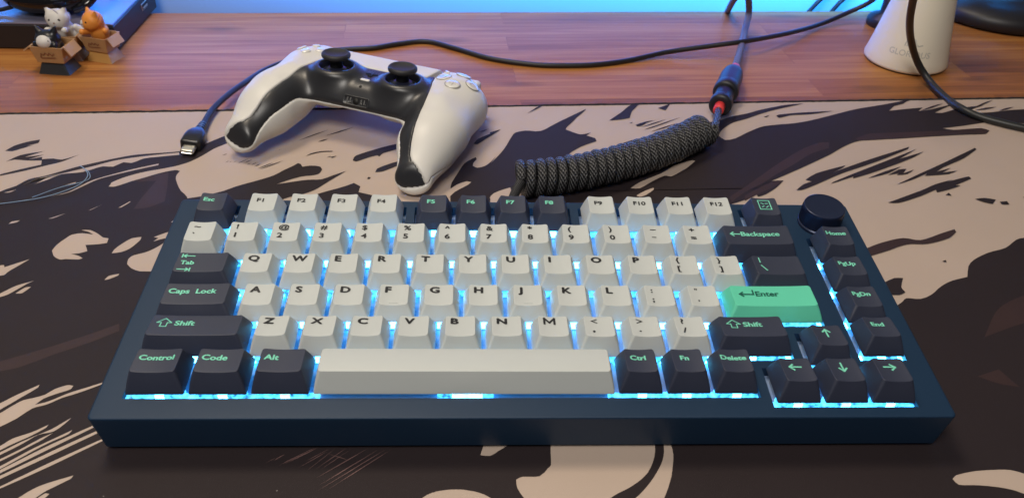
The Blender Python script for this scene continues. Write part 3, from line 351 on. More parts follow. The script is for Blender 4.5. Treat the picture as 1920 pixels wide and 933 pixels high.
('D',[-185.5,194.5,-184.7,194.7,-183.9,195.0,-183.1,195.3,-180.1,196.2,-176.8,197.4,-174.3,198.6,-171.4,200.1,-168.4,201.7,-166.0,203.1,-163.3,205.4,-160.6,207.7,-158.1,209.4,-154.8,211.5,-151.2,213.6,-147.9,215.7,-145.3,217.4,-142.9,219.0,-140.5,221.1,-138.3,223.9,-136.1,226.9,-133.6,229.6,-131.4,232.0,-130.6,233.1,-129.8,234.4,-129.1,235.1,-127.3,234.1,-125.8,231.0,-123.6,231.8,-121.2,232.4,-118.2,232.3,-115.4,231.5,-114.7,230.7,-114.1,229.4,-113.5,228.1,-113.7,226.5,-114.0,224.9,-114.5,223.5,-115.2,222.6,-116.2,222.0,-117.2,221.5,-119.4,220.9,-122.1,220.4,-124.7,219.6,-128.0,217.8,-131.2,215.7,-133.3,214.2,-135.4,212.5,-137.4,210.9,-134.3,211.9,-131.1,212.9,-128.1,213.9,-125.5,214.7,-122.9,215.5,-120.2,216.1,-117.4,216.4,-114.6,216.4,-112.0,216.9,-109.0,219.0,-106.0,221.5,-103.7,223.2,-101.3,224.9,-98.8,226.6,-100.8,224.0,-102.6,221.4,-104.6,218.7,-106.8,215.7,-108.7,213.0,-110.5,210.3,-112.3,207.7,-113.3,206.4,-114.4,205.1,-115.5,204.0,-117.8,202.2,-120.3,200.5,-122.4,199.5,-125.0,198.4,-127.7,197.1,-130.1,195.4,-132.1,192.5,-133.9,188.8,-135.8,185.5,-138.3,183.7,-144.8,182.9,-153.3,182.6,-163.0,182.8,-172.9,183.0,-182.2,183.0]),
('D',[-119.4,195.5,-117.0,197.3,-114.5,199.1,-112.2,200.6,-109.8,202.2,-107.3,203.7,-104.9,205.1,-102.2,206.5,-99.7,208.0,-96.4,210.2,-93.7,212.2,-92.7,213.1,-91.5,212.2,-89.9,210.8,-88.4,209.4,-88.8,203.3,-74.1,197.5,-76.2,193.0,-78.2,188.3,-80.3,184.3,-83.1,181.9,-87.9,180.9,-94.0,180.7,-100.8,180.9,-107.8,181.3,-114.4,181.4]),
('D',[-96.5,239.0,-96.3,242.4,-96.0,243.5,-95.5,244.6,-94.9,245.4,-92.0,247.8,-88.5,250.3,-85.7,252.1,-82.7,254.1,-79.6,256.0,-76.2,257.9,-72.8,259.7,-69.9,261.0,-68.5,261.4,-67.1,261.5,-65.7,261.6,-65.9,259.4,-66.1,257.2,-66.5,255.5,-67.3,254.8,-68.3,254.6,-69.4,254.3,-72.3,252.5,-76.0,250.2,-78.9,248.1,-79.6,247.0,-80.2,245.6,-80.8,244.1,-82.1,245.7,-84.6,244.5,-87.6,242.6,-91.0,240.0,-94.0,237.9,-94.8,237.9,-95.6,238.5]),
('D',[-81.5,225.5,-81.2,227.1,-81.0,228.7,-80.5,229.9,-78.2,232.1,-75.0,234.6,-72.0,236.8,-68.7,238.7,-65.4,240.3,-65.5,238.6,-65.7,237.0,-66.2,235.8,-68.3,233.6,-71.3,231.0,-74.4,228.5,-76.8,226.6,-79.1,225.8]),
('D',[-85.5,217.8,-84.9,220.0,-83.4,219.6,-84.0,217.5]),
('D',[-134.0,262.9,-131.3,265.6,-128.6,268.4,-125.8,271.0,-122.9,273.4,-119.9,275.6,-116.9,277.9,-119.8,275.1,-122.7,272.4,-125.6,269.8,-128.4,267.4,-131.2,265.1]),
('D',[-117.8,269.7,-115.1,271.9,-112.4,274.1,-109.6,276.3,-106.8,278.2,-104.0,280.0,-101.2,281.9,-103.9,279.4,-106.7,277.0,-109.4,274.7,-112.2,272.9,-115.0,271.3]),
('D',[-121.3,261.7,-120.5,262.6,-119.6,263.5,-118.7,264.2,-117.7,264.8,-116.5,265.3,-115.4,265.8,-116.3,264.7,-117.3,263.6,-118.3,262.8,-119.2,262.3,-120.3,262.0]),
('D',[-126.2,243.4,-125.2,244.7,-124.2,246.0,-123.1,247.1,-120.6,248.7,-117.7,249.8,-114.2,250.3,-110.5,250.5,-110.4,249.5,-113.9,249.2,-117.3,248.7,-120.1,247.4,-122.7,246.0,-123.8,245.2,-125.0,244.3]),
('D',[-113.0,242.0,-110.8,244.2,-110.6,243.0,-107.0,244.5,-107.9,243.4,-108.8,242.3,-109.5,241.7,-110.8,243.0,-111.5,242.8,-112.3,242.4]),
('D',[-144.1,250.9,-142.3,251.9,-143.5,250.9]),
('D',[-176.9,243.6,-174.2,245.7,-174.6,245.0,-175.0,244.4,-175.5,243.9]),
('D',[-172.7,234.7,-171.9,236.1,-170.9,237.1,-171.8,235.6]),
('D',[-170.5,235.0,-170.0,236.0,-169.3,236.5,-169.9,235.6]),
('D',[-168.1,234.8,-167.3,236.1,-166.4,237.0,-167.2,235.7]),
('D',[-165.4,233.7,-164.5,234.9,-163.6,236.1,-162.6,237.2,-161.7,238.2,-160.7,239.2,-159.7,240.1,-160.6,238.9,-161.5,237.7,-162.5,236.6,-163.4,235.6,-164.4,234.6]),
('D',[-161.4,234.5,-160.7,235.4,-160.1,236.3,-159.4,237.1,-158.7,237.8,-158.0,238.4,-157.3,239.1,-157.9,238.1,-158.6,237.2,-159.2,236.4,-159.9,235.7,-160.6,235.1]),
('D',[-159.3,232.5,-158.4,233.8,-157.4,234.5,-158.3,233.2]),
('D',[-156.7,232.0,-156.3,232.7,-155.9,233.4,-155.5,234.0,-154.1,235.4,-154.5,234.7,-154.9,234.0,-155.3,233.4]),
('D',[-154.7,230.1,-154.1,231.0,-153.5,231.9,-152.9,232.7,-152.2,233.3,-151.5,233.8,-150.8,234.3,-151.5,233.5,-152.1,232.6,-152.7,231.8,-153.4,231.2,-154.1,230.7]),
('D',[-152.0,228.0,-150.1,230.2,-148.1,232.2,-146.1,234.0,-144.0,235.6,-146.0,233.4,-147.9,231.3,-150.0,229.6]),
('D',[-150.6,227.2,-147.7,230.1,-144.8,233.0,-141.7,235.5,-138.6,237.9,-141.6,234.8,-144.6,232.0,-147.6,229.5]),
('D',[-35.6,210.3,-35.0,214.8,-33.7,219.0,-32.4,223.2,-31.0,227.9,-29.5,232.7,-28.0,236.6,-26.1,239.5,-24.0,241.7,-23.0,242.7,-21.9,243.6,-20.8,244.5,-20.3,241.8,-21.0,240.4,-21.7,239.1,-22.2,237.8,-22.5,236.6,-22.6,235.3,-22.7,234.0,-21.7,233.1,-20.8,232.2,-19.9,231.8,-17.6,232.5,-15.2,234.1,-13.9,235.5,-12.7,237.3,-11.5,239.2,-9.8,242.6,-8.1,246.2,-11.7,237.0,-9.5,241.3,-7.3,245.7,-5.2,250.1,-3.2,254.6,-0.9,261.1,1.2,268.0,3.0,273.3,3.6,274.9,4.4,276.2,5.2,277.2,8.2,278.9,11.8,280.0,14.9,279.8,18.4,279.1,21.9,279.7,25.4,282.5,29.1,286.6,32.8,290.6,36.5,294.3,41.0,298.5,45.8,303.2,50.8,308.0,55.7,312.7,55.1,311.3,54.5,309.9,53.8,308.7,50.9,304.3,47.1,298.6,43.3,293.1,47.5,298.6,44.6,293.7,41.8,288.9,39.7,285.3,38.7,282.3,42.7,279.0,46.1,276.5,47.3,276.0,48.5,275.8,49.7,276.0,52.3,277.0,55.3,278.5,51.7,274.2,54.6,272.6,57.0,270.9,57.4,269.8,57.5,268.3,57.6,266.8,54.0,264.6,50.5,262.3,47.3,260.0,43.6,256.4,40.4,252.9,39.3,251.6,38.3,250.1,37.2,248.7,38.6,240.7,42.3,241.8,46.1,243.0,49.9,244.9,53.5,247.6,57.8,251.0,62.3,254.9,66.5,258.5,70.1,261.4,73.2,263.8,76.4,266.0,79.5,267.9,82.6,269.6,85.7,271.0,88.9,272.5,92.1,274.3,95.8,276.3,99.7,278.4,103.3,280.3,107.6,282.5,112.0,284.6,116.3,286.8,120.2,289.0,124.1,291.4,128.0,293.3,131.8,294.3,136.0,295.1,140.2,295.8,143.9,296.9,147.4,298.8,151.0,301.3,154.6,303.5,159.0,305.4,163.6,307.1,168.0,308.8,171.6,310.7,175.3,312.8,178.9,314.7,182.6,316.3,187.0,318.2,191.7,320.0,196.2,321.8,200.2,323.1,204.8,324.3,209.4,325.1,214.0,326.0,210.2,324.2,206.4,322.5,202.6,320.8,198.5,319.1,194.0,317.1,189.2,314.9,184.5,312.6,179.7,309.8,174.7,306.8,170.0,303.8,166.0,301.3,162.4,299.3,158.7,297.5,155.6,295.7,152.5,293.2,149.4,290.1,146.4,286.7,143.7,283.2,142.5,281.1,141.4,278.7,140.4,276.4,141.6,273.0,143.4,270.6,146.9,271.1,151.0,273.1,155.0,276.2,158.9,279.6,163.0,282.8,167.8,286.3,172.4,289.2,176.4,290.9,180.4,292.0,184.4,292.9,188.3,293.8,192.7,294.5,197.3,295.3,201.8,296.1,175.1,290.5,179.0,291.3,182.9,292.0,186.8,292.8,190.7,293.6,194.4,294.5,198.6,295.7,202.9,297.1,207.2,298.6,211.5,300.4,216.0,302.3,220.6,304.5,225.3,306.7,229.9,309.0,234.6,311.2,239.4,313.6,244.1,315.8,248.8,317.8,253.2,319.5,257.7,321.0,262.4,322.5,266.8,324.0,270.8,325.3,276.1,327.2,281.3,329.2,286.0,331.0,290.9,333.2,295.8,335.5,291.7,331.2,287.8,327.6,283.8,325.7,279.8,323.9,277.5,321.7,275.1,318.9,272.7,316.2,276.5,317.1,280.3,318.0,284.1,318.9,287.7,319.7,291.7,320.5,295.8,321.3,299.9,322.1,294.2,316.5,297.8,317.4,301.4,318.3,305.1,319.5,309.8,321.5,315.5,324.1,321.5,326.8,327.4,329.5,322.7,326.4,318.1,323.3,314.0,320.6,309.6,317.5,305.2,314.5,307.7,313.9,310.5,314.0,315.2,316.2,321.2,319.3,327.0,321.9,331.8,323.4,336.9,324.6,342.1,325.8,347.3,327.0,342.9,324.7,338.4,322.3,334.3,319.9,329.6,317.1,325.0,314.4,329.0,314.6,333.0,314.8,337.0,315.0,341.0,315.3,344.7,315.7,348.8,316.4,353.0,317.5,357.2,318.6,361.2,319.5,365.7,320.4,370.2,321.0,374.7,321.6,378.6,322.2,382.9,322.7,387.5,323.3,392.0,323.8,396.0,324.0,400.0,323.9,403.9,323.6,407.7,323.1,411.5,322.8,394.3,294.2,387.8,295.4,381.0,296.6,374.3,297.7,368.0,298.8,362.6,299.8,358.3,300.6,353.8,301.4,349.5,302.2,345.8,302.5,342.5,302.3,339.0,301.5,335.4,300.6,331.4,299.5,326.7,298.1,321.9,296.7,317.2,295.3,312.8,294.2,308.4,293.1,304.1,292.1,299.8,291.1,302.9,289.6,306.3,288.8,309.9,289.1,314.6,289.9,319.7,290.8,324.4,291.5,327.8,291.8,330.1,290.6,331.9,288.5,330.1,286.7,328.3,284.8,326.7,283.7,323.5,283.1,319.4,282.8,315.0,282.5,310.7,282.1,305.6,281.5,299.6,280.7,293.3,279.9,287.1,279.1,281.8,278.3,277.9,277.8,274.1,277.2,270.2,276.6,266.4,276.0,262.6,275.5,257.3,274.8,251.2,274.2,245.0,273.6,239.2,272.8,234.4,271.8,230.2,270.0,225.7,267.3,221.3,264.2,216.6,260.5,211.8,256.4,207.0,252.5,202.5,249.3,197.4,245.6,191.9,241.8,186.5,238.0,181.3,234.4,176.3,231.1,171.2,227.7,166.3,224.4,161.6,221.4,157.4,218.6,153.3,216.0,149.2,213.5,145.2,211.0,141.2,208.6,144.8,210.8,148.3,213.1,151.6,215.2,155.5,217.8,159.4,219.9,163.4,220.5,167.4,220.6,163.9,216.4,160.4,212.4,156.1,208.4,151.9,205.0,149.1,203.3,146.3,202.0,146.1,204.2,142.5,201.8,138.9,199.6,135.6,197.6,132.0,195.7,128.5,194.0,122.1,163.6,-34.2,161.7,-34.5,171.4,-34.9,181.9,-35.3,192.6,-35.6,202.4]),
('R',[128.8,201.4,132.9,205.2,137.0,208.9,141.2,212.8,144.5,216.0,147.8,219.2,151.2,222.6,154.6,225.9,158.2,229.4,161.9,233.1,165.7,236.8,169.6,240.4,173.3,243.9,177.5,247.7,181.7,251.5,185.9,255.2,189.7,258.3,193.8,261.3,198.0,264.1,201.9,266.5,205.3,268.3,209.1,269.1,212.7,269.3,209.9,261.4,206.2,259.5,202.4,257.7,198.7,255.7,195.0,253.4,190.2,249.4,185.4,245.0,180.7,240.7,176.8,237.4,172.7,234.1,168.7,230.8,165.0,227.7,160.5,223.7,156.1,219.7,151.8,216.0,147.7,212.9,143.6,210.0,139.7,206.9,136.1,203.5,132.5,199.8,129.0,196.1]),
('R',[232.6,274.7,236.5,277.3,240.4,279.9,244.1,281.6,247.9,282.4,252.2,282.9,256.9,283.3,261.6,283.6,266.2,284.0,272.0,284.6,278.3,285.2,285.0,285.9,291.6,286.6,298.0,287.3,304.2,288.1,310.9,289.1,317.4,290.1,323.2,290.8,327.5,291.2,329.8,290.2,331.6,288.5,329.9,286.8,328.1,285.0,326.6,284.0,323.4,283.5,319.4,283.1,315.1,282.8,310.9,282.4,305.8,281.8,299.7,281.0,293.4,280.2,287.3,279.4,281.9,278.6,278.1,278.1,274.2,277.5,270.4,276.9,266.5,276.3,262.7,275.8,257.2,275.0,250.8,274.0,244.3,273.1,238.6,272.4,234.5,272.1,233.7,272.6,233.1,273.6]),
('B',[71.4,210.1,74.6,213.6,78.0,216.9,80.7,218.9,84.2,221.3,87.9,223.8,91.5,226.3,94.5,228.6,97.5,231.5,100.5,234.7,103.6,237.4,107.8,240.0,112.3,242.2,115.7,243.7,117.4,242.9,113.9,238.4,110.5,234.4,106.5,230.7,102.1,226.7,98.6,224.0,97.2,224.0,96.0,224.7,94.6,224.7,92.2,223.2,89.2,220.9,86.3,218.5,83.1,215.6,79.8,212.4,76.9,210.2,74.1,209.8]),
('B',[73.7,202.2,76.7,204.9,79.6,207.3,82.5,209.2,85.3,210.8,85.2,208.9,82.4,205.7,79.7,203.0,78.2,202.0,76.7,201.2,75.4,200.8,74.8,201.1,74.2,201.6]),
('B',[-38.0,204.1,-36.1,206.8,-34.3,209.3,-33.2,210.6,-32.2,211.9,-31.0,213.0,-28.8,214.6,-26.6,215.8,-25.5,215.8,-24.5,215.5,-23.4,215.2,-24.1,214.2,-24.7,213.1,-25.4,212.2,-27.7,209.8,-30.6,206.9,-33.0,204.2,-34.7,201.3,-36.2,198.1,-37.3,200.1,-37.6,201.3,-37.8,202.7]),
('B',[-12.7,198.5,-10.8,200.8,-8.8,202.6,-5.6,203.9,-2.1,204.8,0.7,205.2,3.7,205.6,6.8,205.9,6.3,194.8,2.6,194.7,-1.4,194.5,-5.3,194.4,-8.6,194.3,-11.1,194.6,-11.8,195.4,-12.2,196.9]),
('B',[-12.1,200.0,-10.4,202.9,-8.2,204.8,-5.9,206.4,-3.2,208.0,-0.4,209.6,0.3,204.9,0.6,200.2,-0.6,194.1,-2.3,187.7,-12.2,187.5,-12.4,194.2]),
('R',[138.7,203.3,142.9,206.5,147.3,209.9,151.6,213.2,155.6,216.2,159.0,218.4,162.9,219.6,166.8,220.0,163.5,217.1,160.2,214.3,157.0,211.6,153.7,209.3,150.4,207.1,147.1,204.9,143.8,202.5,140.5,200.0,137.2,197.6]),
('D',[69.5,295.7,72.8,299.7,76.1,303.7,79.4,307.8,82.7,312.6,86.0,317.5,89.0,321.4,92.4,323.3,95.7,324.3,92.9,319.2,90.3,314.7,89.3,313.1,88.2,311.5,87.3,309.7,86.3,306.8,85.3,303.3,84.3,299.9,81.1,298.6,78.0,297.5,73.9,296.6]),
('D',[106.5,315.2,116.2,325.6,116.5,322.9,111.3,312.0]),
('D',[14.1,304.3,17.4,308.8,20.7,313.4,23.3,316.7,24.1,316.9,24.8,316.5,25.6,316.1,22.3,312.5,19.1,309.3,16.6,306.8]),
('D',[-11.9,276.7,-4.6,281.1,-11.3,273.8]),
('D',[-22.4,261.5,-21.4,263.9,-20.5,266.3,-19.3,268.2,-16.5,270.9,-12.7,274.1,-8.5,277.5,-4.4,280.9,-7.2,277.3,-9.9,273.8,-12.6,270.4,-15.3,266.8,-17.9,263.2,-19.9,260.8,-20.7,260.6,-21.5,261.0]),
('D',[-19.1,277.1,-12.2,281.9,-13.6,280.5,-15.0,279.0,-16.3,277.9,-17.2,277.5,-18.2,277.3]),
('D',[82.8,292.4,85.6,294.0,84.5,292.1]),
('D',[86.7,289.7,90.3,292.3,93.9,294.6,97.7,296.0,101.6,297.1,98.5,295.5,95.6,293.7,93.9,292.1,92.3,290.3,90.8,288.9,89.6,288.2,88.4,287.9,87.5,287.9]),
('D',[89.4,286.1,92.8,288.5,96.2,290.9,99.6,293.1,102.9,295.1,106.3,297.0,109.6,298.9,106.2,296.4,102.7,293.9,99.3,291.6,96.0,289.7,92.7,287.9]),
('D',[90.9,282.4,94.5,285.0,98.1,287.7,101.8,290.3,105.5,292.8,109.2,295.2,112.9,297.5,116.6,299.8,120.3,302.1,116.5,299.3,112.7,296.6,108.9,293.9,105.2,291.3,101.6,289.0,98.0,286.8,94.4,284.6]),
('D',[95.1,280.2,98.6,282.6,102.2,285.1,105.7,287.4,109.2,289.5,112.8,291.4,116.3,293.3,112.6,290.8,109.0,288.3,105.5,285.9,102.0,283.9,98.5,282.0]),
('D',[92.2,283.7,95.2,285.9,98.2,288.0,101.2,289.4,104.1,290.7,101.0,288.5,98.0,286.5,95.1,285.0]),
('D',[188.0,306.1,189.0,306.8,189.9,307.4,190.8,307.8,194.6,308.8,199.5,309.9,204.2,310.9,208.0,311.5,211.8,312.0,215.6,312.5,219.3,313.0,223.4,313.6,227.7,314.1,232.0,314.7,227.6,313.3,223.2,311.9,218.8,310.6,214.6,309.5,210.3,308.8,205.9,308.2,201.9,307.8,198.3,307.1,193.4,304.8,189.4,302.9,188.7,303.5,188.4,304.8]),
('D',[178.7,304.2,183.7,307.0,182.5,305.7,181.4,304.5,180.4,303.6]),
('D',[171.7,209.6,175.1,213.3,178.5,216.5,181.6,218.3,184.6,219.6,181.2,221.6,185.9,225.8,190.6,229.4,194.3,231.3,198.6,233.3,203.3,235.4,208.2,237.5,213.0,239.6,211.9,238.5,210.8,237.3,209.7,236.3,205.8,233.5,201.3,230.4,206.0,233.1,210.7,235.8,215.5,238.5,220.3,241.2,225.2,243.9,232.0,247.5,239.7,251.5,248.0,255.7,256.5,260.0,264.9,264.4,262.8,261.4,258.8,258.9,253.5,255.6,247.4,251.9,241.2,248.2,235.5,244.9,229.4,241.6,222.9,238.1,216.5,234.8,210.6,231.7,205.6,228.9,200.9,226.0,196.1,222.8,191.5,219.8,187.5,217.2,183.2,214.5,179.3,212.1,176.2,210.4,174.7,209.8,173.2,209.7]),
('D',[195.7,217.4,197.8,219.4,201.3,221.6,206.2,224.6,211.4,227.8,215.8,230.4,219.4,232.5,223.0,234.6,226.6,236.7,232.8,240.4,240.8,245.1,249.9,250.5,259.5,256.1,268.7,261.6,251.0,248.0,272.0,258.2,268.0,255.2,264.1,252.2,260.2,249.6,255.2,246.6,249.0,243.0,242.4,239.3,236.1,235.8,230.6,232.8,225.9,230.4,221.2,228.1,216.5,225.9,211.9,223.7,212.8,226.0,208.6,223.8,204.4,221.7,201.0,219.9,199.2,219.1,197.5,218.2]),
('D',[220.9,223.9,224.7,226.2,228.7,228.6,232.6,230.9,236.3,232.9,240.5,235.1,244.7,237.0,248.9,239.0,244.7,235.9,240.6,232.9,236.6,230.3,232.9,228.6,228.9,227.0,224.9,225.4]),
('D',[235.7,228.2,240.8,231.9,245.5,235.0,248.2,235.7,250.8,235.9,246.4,230.5,255.4,235.2,252.0,232.2,248.8,229.8,245.1,228.8,241.3,228.4,243.6,230.5]),
('D',[236.6,217.1,240.7,219.8,245.0,222.6,249.2,225.3,253.5,228.1,257.6,230.7,262.5,233.8,267.4,236.8,272.3,239.9,277.3,243.1,282.9,246.7,289.0,250.7,295.7,255.1,302.5,259.5,309.2,264.0,309.2,261.9,304.5,257.9,299.7,253.9,295.2,250.3,290.1,247.0,284.4,243.6,279.0,240.3,274.8,237.7,272.9,236.2,271.0,234.5,269.0,232.8,280.5,237.8,272.1,231.8,283.1,234.4,279.2,232.1,275.6,230.3,272.1,229.6,267.8,228.9,263.4,228.3,259.0,227.7,261.8,230.8,257.4,228.1,252.9,225.3,248.6,222.9,244.5,220.8,240.5,218.9]),
('D',[222.8,196.9,228.1,199.6,233.6,202.5,239.1,205.4,244.2,208.1,248.6,210.4,252.9,212.9,257.2,215.6,261.5,218.1,266.1,220.1,270.6,222.0,275.3,223.9,269.6,220.7,274.3,222.6,279.2,224.6,283.6,226.4,286.7,227.4,287.2,227.0,287.2,226.0,287.3,224.9,273.4,217.0,276.6,216.6,271.7,214.2,266.9,212.0,262.3,210.2,257.9,208.6,258.7,211.8,254.3,209.2,250.1,206.7,245.9,204.3,241.7,202.3,237.2,200.1,232.8,198.1,229.3,196.8,226.0,196.5]),
('D',[261.9,205.8,265.1,208.3,265.4,205.1]),
('R',[295.9,316.9,301.9,320.8,307.7,324.4,313.1,327.0,318.4,329.2,312.3,325.2,306.4,321.6,301.1,319.1]),
('R',[336.8,322.2,342.8,326.5,348.7,330.5,354.0,333.5,359.3,336.1,353.2,331.7,347.2,327.7,341.9,324.8]),
('R',[336.7,318.8,341.9,321.1,346.9,323.0,351.4,323.9,355.7,324.5,350.5,322.2,345.4,320.2,341.0,319.4]),
('R',[354.3,318.6,358.3,321.1,362.3,323.1,365.7,324.2,368.9,324.9,364.7,322.5,360.8,320.4,357.4,319.3]),
('D',[278.0,201.6,281.4,202.5,284.5,202.9,287.6,202.2,290.6,201.1,286.2,196.4,284.1,197.2,282.2,198.2,280.1,199.8]),
('D',[291.8,198.8,296.6,199.6,296.3,196.2,294.6,196.0,293.0,195.9,291.9,196.1,291.6,196.7,291.7,197.7]),
('D',[308.7,204.1,314.2,205.0,312.2,201.4]),
('R',[187.6,148.3,190.2,150.0,192.8,151.6,195.7,153.2,199.2,155.0,202.7,156.6,206.0,157.9,209.7,159.3,213.3,160.4,216.6,161.1,219.8,160.6,222.6,159.4,225.8,159.2,229.4,160.4,233.5,162.3,237.6,164.4,241.2,166.1,244.2,167.4,247.2,168.7,250.2,170.0,249.9,167.3,246.4,164.0,243.0,161.4,239.8,159.9,236.0,158.3,232.0,156.9,228.4,155.9,225.2,155.5,222.2,155.6,219.2,155.6,216.0,155.1,212.5,153.8,208.7,152.0,205.0,150.1,201.4,148.5,198.1,147.1,194.9,145.8,191.7,144.5,188.6,143.2]),
('D',[228.9,139.9,231.5,141.1,231.2,139.3]),
('D',[185.8,119.5,189.6,121.6,193.5,123.8,196.7,125.4,199.1,125.6,201.4,125.4,199.1,121.6,197.3,118.1,197.2,116.5,197.5,115.2,197.7,113.9,196.4,113.1,195.1,112.4,193.8,111.9,191.0,111.8,188.3,111.9,186.9,111.6,185.6,111.3,184.2,111.0])]
# ================================================================ the setting
ROT = R(3.6)                                     # desk, mat and wall run 3.6 degrees off the keyboard
def edge_y(x): return 295.2+(x+334)*0.0645       # far edge of the desk mat
desk = MB()
desk.box((0, -450, -22.0), (1900, 900, 36), bev=1.5)
o = desk.build('desk', M['wood'], smooth=False); tag(o, kind='structure')
o.location = (0, 0.507, 0); o.rotation_euler = (0, 0, R(3.5))
wl = MB(); wM = Matrix.Translation((0, 532, 0)) @ Matrix.Rotation(R(3.5), 4, 'Z')
wl.box((0, 20, 300), (3200, 40, 1600), M=wM)
o = wl.build('wall', M['wall'], smooth=False); tag(o, kind='structure')

# desk mat: dark cloth sheet with the beige, dark and red figures of its print on top
mt = MB()
x0, x1 = -470, 560
mt.add([(x0, -330, -4), (x1, -330, -4), (x1, edge_y(x1), -4), (x0, edge_y(x0), -4), (x0, -330, 0), (x1, -330, 0), (x1, edge_y(x1)-1.6, 0), (x0, edge_y(x0)-1.6, 0)],
       [(3, 2, 1, 0), (4, 5, 6, 7), (0, 1, 5, 4), (1, 2, 6, 5), (2, 3, 7, 6), (3, 0, 4, 7)], 0)
root = mt.build('desk_mat', M['print_dark'], smooth=False)
tag(root, 'wide desk mat printed with beige and dark maroon ink shapes under the keyboard', 'desk mat')
pm = bmesh.new(); idx = {'B': 0, 'D': 1, 'R': 2, 'S': 3}
for k, (kind, c) in enumerate(PRINT):
    pts = [(c[i], min(c[i+1], edge_y(c[i])-2.2)) for i in range(0, len(c), 2)]
    out = []
    for p in pts:
        if not out or math.dist(p, out[-1]) > 0.05: out.append(p)
    if math.dist(out[0], out[-1]) < 0.05: out.pop()
    z = 0.03+k*0.004
    vs = [pm.verts.new((p[0]*S, p[1]*S, z*S)) for p in out]
    try: f = pm.faces.new(vs)
    except ValueError: continue
    f.material_index = idx[kind]; f.normal_update()
    if f.normal.z < 0: f.normal_flip()
bmesh.ops.triangulate(pm, faces=pm.faces[:], ngon_method='EAR_CLIP')
me = bpy.data.meshes.new('printed_pattern'); pm.to_mesh(me); pm.free()
for n in ('print_beige', 'print_dark', 'print_red', 'print_line'): me.materials.append(M[n])
link(bpy.data.objects.new('printed_pattern', me), root)
st = MB()                                        # overlocked border along the far edge
pts = []
for i in range(0, 400):
    x = x0+(x1-x0)*i/399
    pts.append(Vector((x, edge_y(x)-0.9+0.25*random.uniform(-1, 1), -1.2+0.2*random.uniform(-1, 1))))
tube(st, pts, 1.9, 8)
st.build('stitched_border', M['stitch'], root)

# ================================================================ keyboard
U = 19.05; KW, KD, OX, OY, G, HW = 331.8, 131.9, 8.55, 5.42, 0.142, 1.1
TILT = R(5.2); PY, PH = 75.0, 26.9
kbd = empty('keyboard', (0, PY*math.cos(TILT)+PH*math.sin(TILT), 20+PY*math.sin(TILT)-PH*math.cos(TILT)), (TILT, 0, 0))
tag(kbd, 'navy mechanical keyboard with white and slate keycaps, one mint enter key and cyan backlight', 'keyboard')
def kb(x, v, w): return Vector((x-163.75, 145-v-PY, w+PH))
def rowv(r): return OY+(r+(G if r else 0))*U
# openings in the top of the case, in board coordinates
holes = []
def hole(a, b, v0, v1): holes.append((OX+a*U-0.35, OX+b*U+0.35, v0-0.35, v1+0.35))
r1 = rowv(1)
for a, b in ((0, 1), (1.25, 5.25), (5.5, 9.5), (9.75, 13.75), (14, 15)): hole(a, b, rowv(0), r1+1)
hole(0, 15, rowv(0)+U-0.2, rowv(4)); hole(0, 14, rowv(4)-1, rowv(5)); hole(0, 13, rowv(5)-1, rowv(6))
hole(14.25, 15.25, rowv(4)+0.25*U, rowv(5)+0.25*U+1); hole(13.25, 16.25, rowv(5)+0.25*U, rowv(6)+0.25*U)
hole(15.5, 16.5, rowv(1), rowv(5))
case = MB(); IN = 4.3
xs = sorted({IN, KW-IN} | {h[0] for h in holes} | {h[1] for h in holes}); ys = sorted({IN, KD-IN} | {h[2] for h in holes} | {h[3] for h in holes})
def inhole(i, j):
    if i < 0 or j < 0 or i >= len(xs)-1 or j >= len(ys)-1: return False
    x = (xs[i]+xs[i+1])/2; y = (ys[j]+ys[j+1])/2
    return any(h[0] < x < h[1] and h[2] < y < h[3] for h in holes)
V = {}; vl = []; fl = []
def vid(x, y, z):
    k = (round(x, 3), round(y, 3), z)
    if k not in V: V[k] = len(vl); vl.append(kb(*k))
    return V[k]
for i in range(len(xs)-1):
    for j in range(len(ys)-1):
        a, b, c, d = xs[i], xs[i+1], ys[j], ys[j+1]
        if not inhole(i, j): fl.append([vid(a, d, 0), vid(b, d, 0), vid(b, c, 0), vid(a, c, 0)])
        else:
            for di, dj, p, q_ in ((-1, 0, (a, c), (a, d)), (1, 0, (b, d), (b, c)), (0, -1, (b, c), (a, c)), (0, 1, (a, d), (b, d))):
                if not inhole(i+di, j+dj): fl.append([vid(*p, 0), vid(*p, -7.0), vid(*q_, -7.0), vid(*q_, 0)])
case.add(vl, fl, 0, flat=True)
def rr_kb(inset, r, w, botf=None):
    out = []
    for p in rrect(KW/2-0.8, KD/2+0.2, KW/2+1.2-inset, KD/2+0.2-inset, r, 0, 8):
        ww = w if botf is None else botf(p.y)
        out.append(kb(p.x, p.y, ww))
    return out[::-1]
inner = []
for p in rrect(KW/2, KD/2, KW/2-IN, KD/2-IN, 0.01, 0, 8): inner.append(kb(p.x, p.y, 0))
inner = inner[::-1]
def wb(off): return lambda v: -((18.7+off)+(145-v)*math.sin(TILT))/math.cos(TILT)
case.loops([inner, rr_kb(1.0, 1.2, 0), rr_kb(0.42, 1.6, -0.12), rr_kb(0.1, 1.8, -0.42), rr_kb(0, 1.9, -1.0), rr_kb(0.9, 2.0, 0, wb(-1.2)), rr_kb(1.8, 2.0, 0, wb(0))], 0, cap0=False, cap1=True)
c_o = case.build('case', M['navy'], kbd, wn=True)
c_o.data.set_sharp_from_angle(angle=R(50))
for x, v in ((25, 122), (305, 122), (25, 15), (305, 15)):
    ft = MB(); pt = kb(x, v, wb(0)(v)); ft.box((pt.x, pt.y, pt.z-0.6), (26, 7, 2.2)); ft.build('rubber_foot', M['stitch'], kbd)
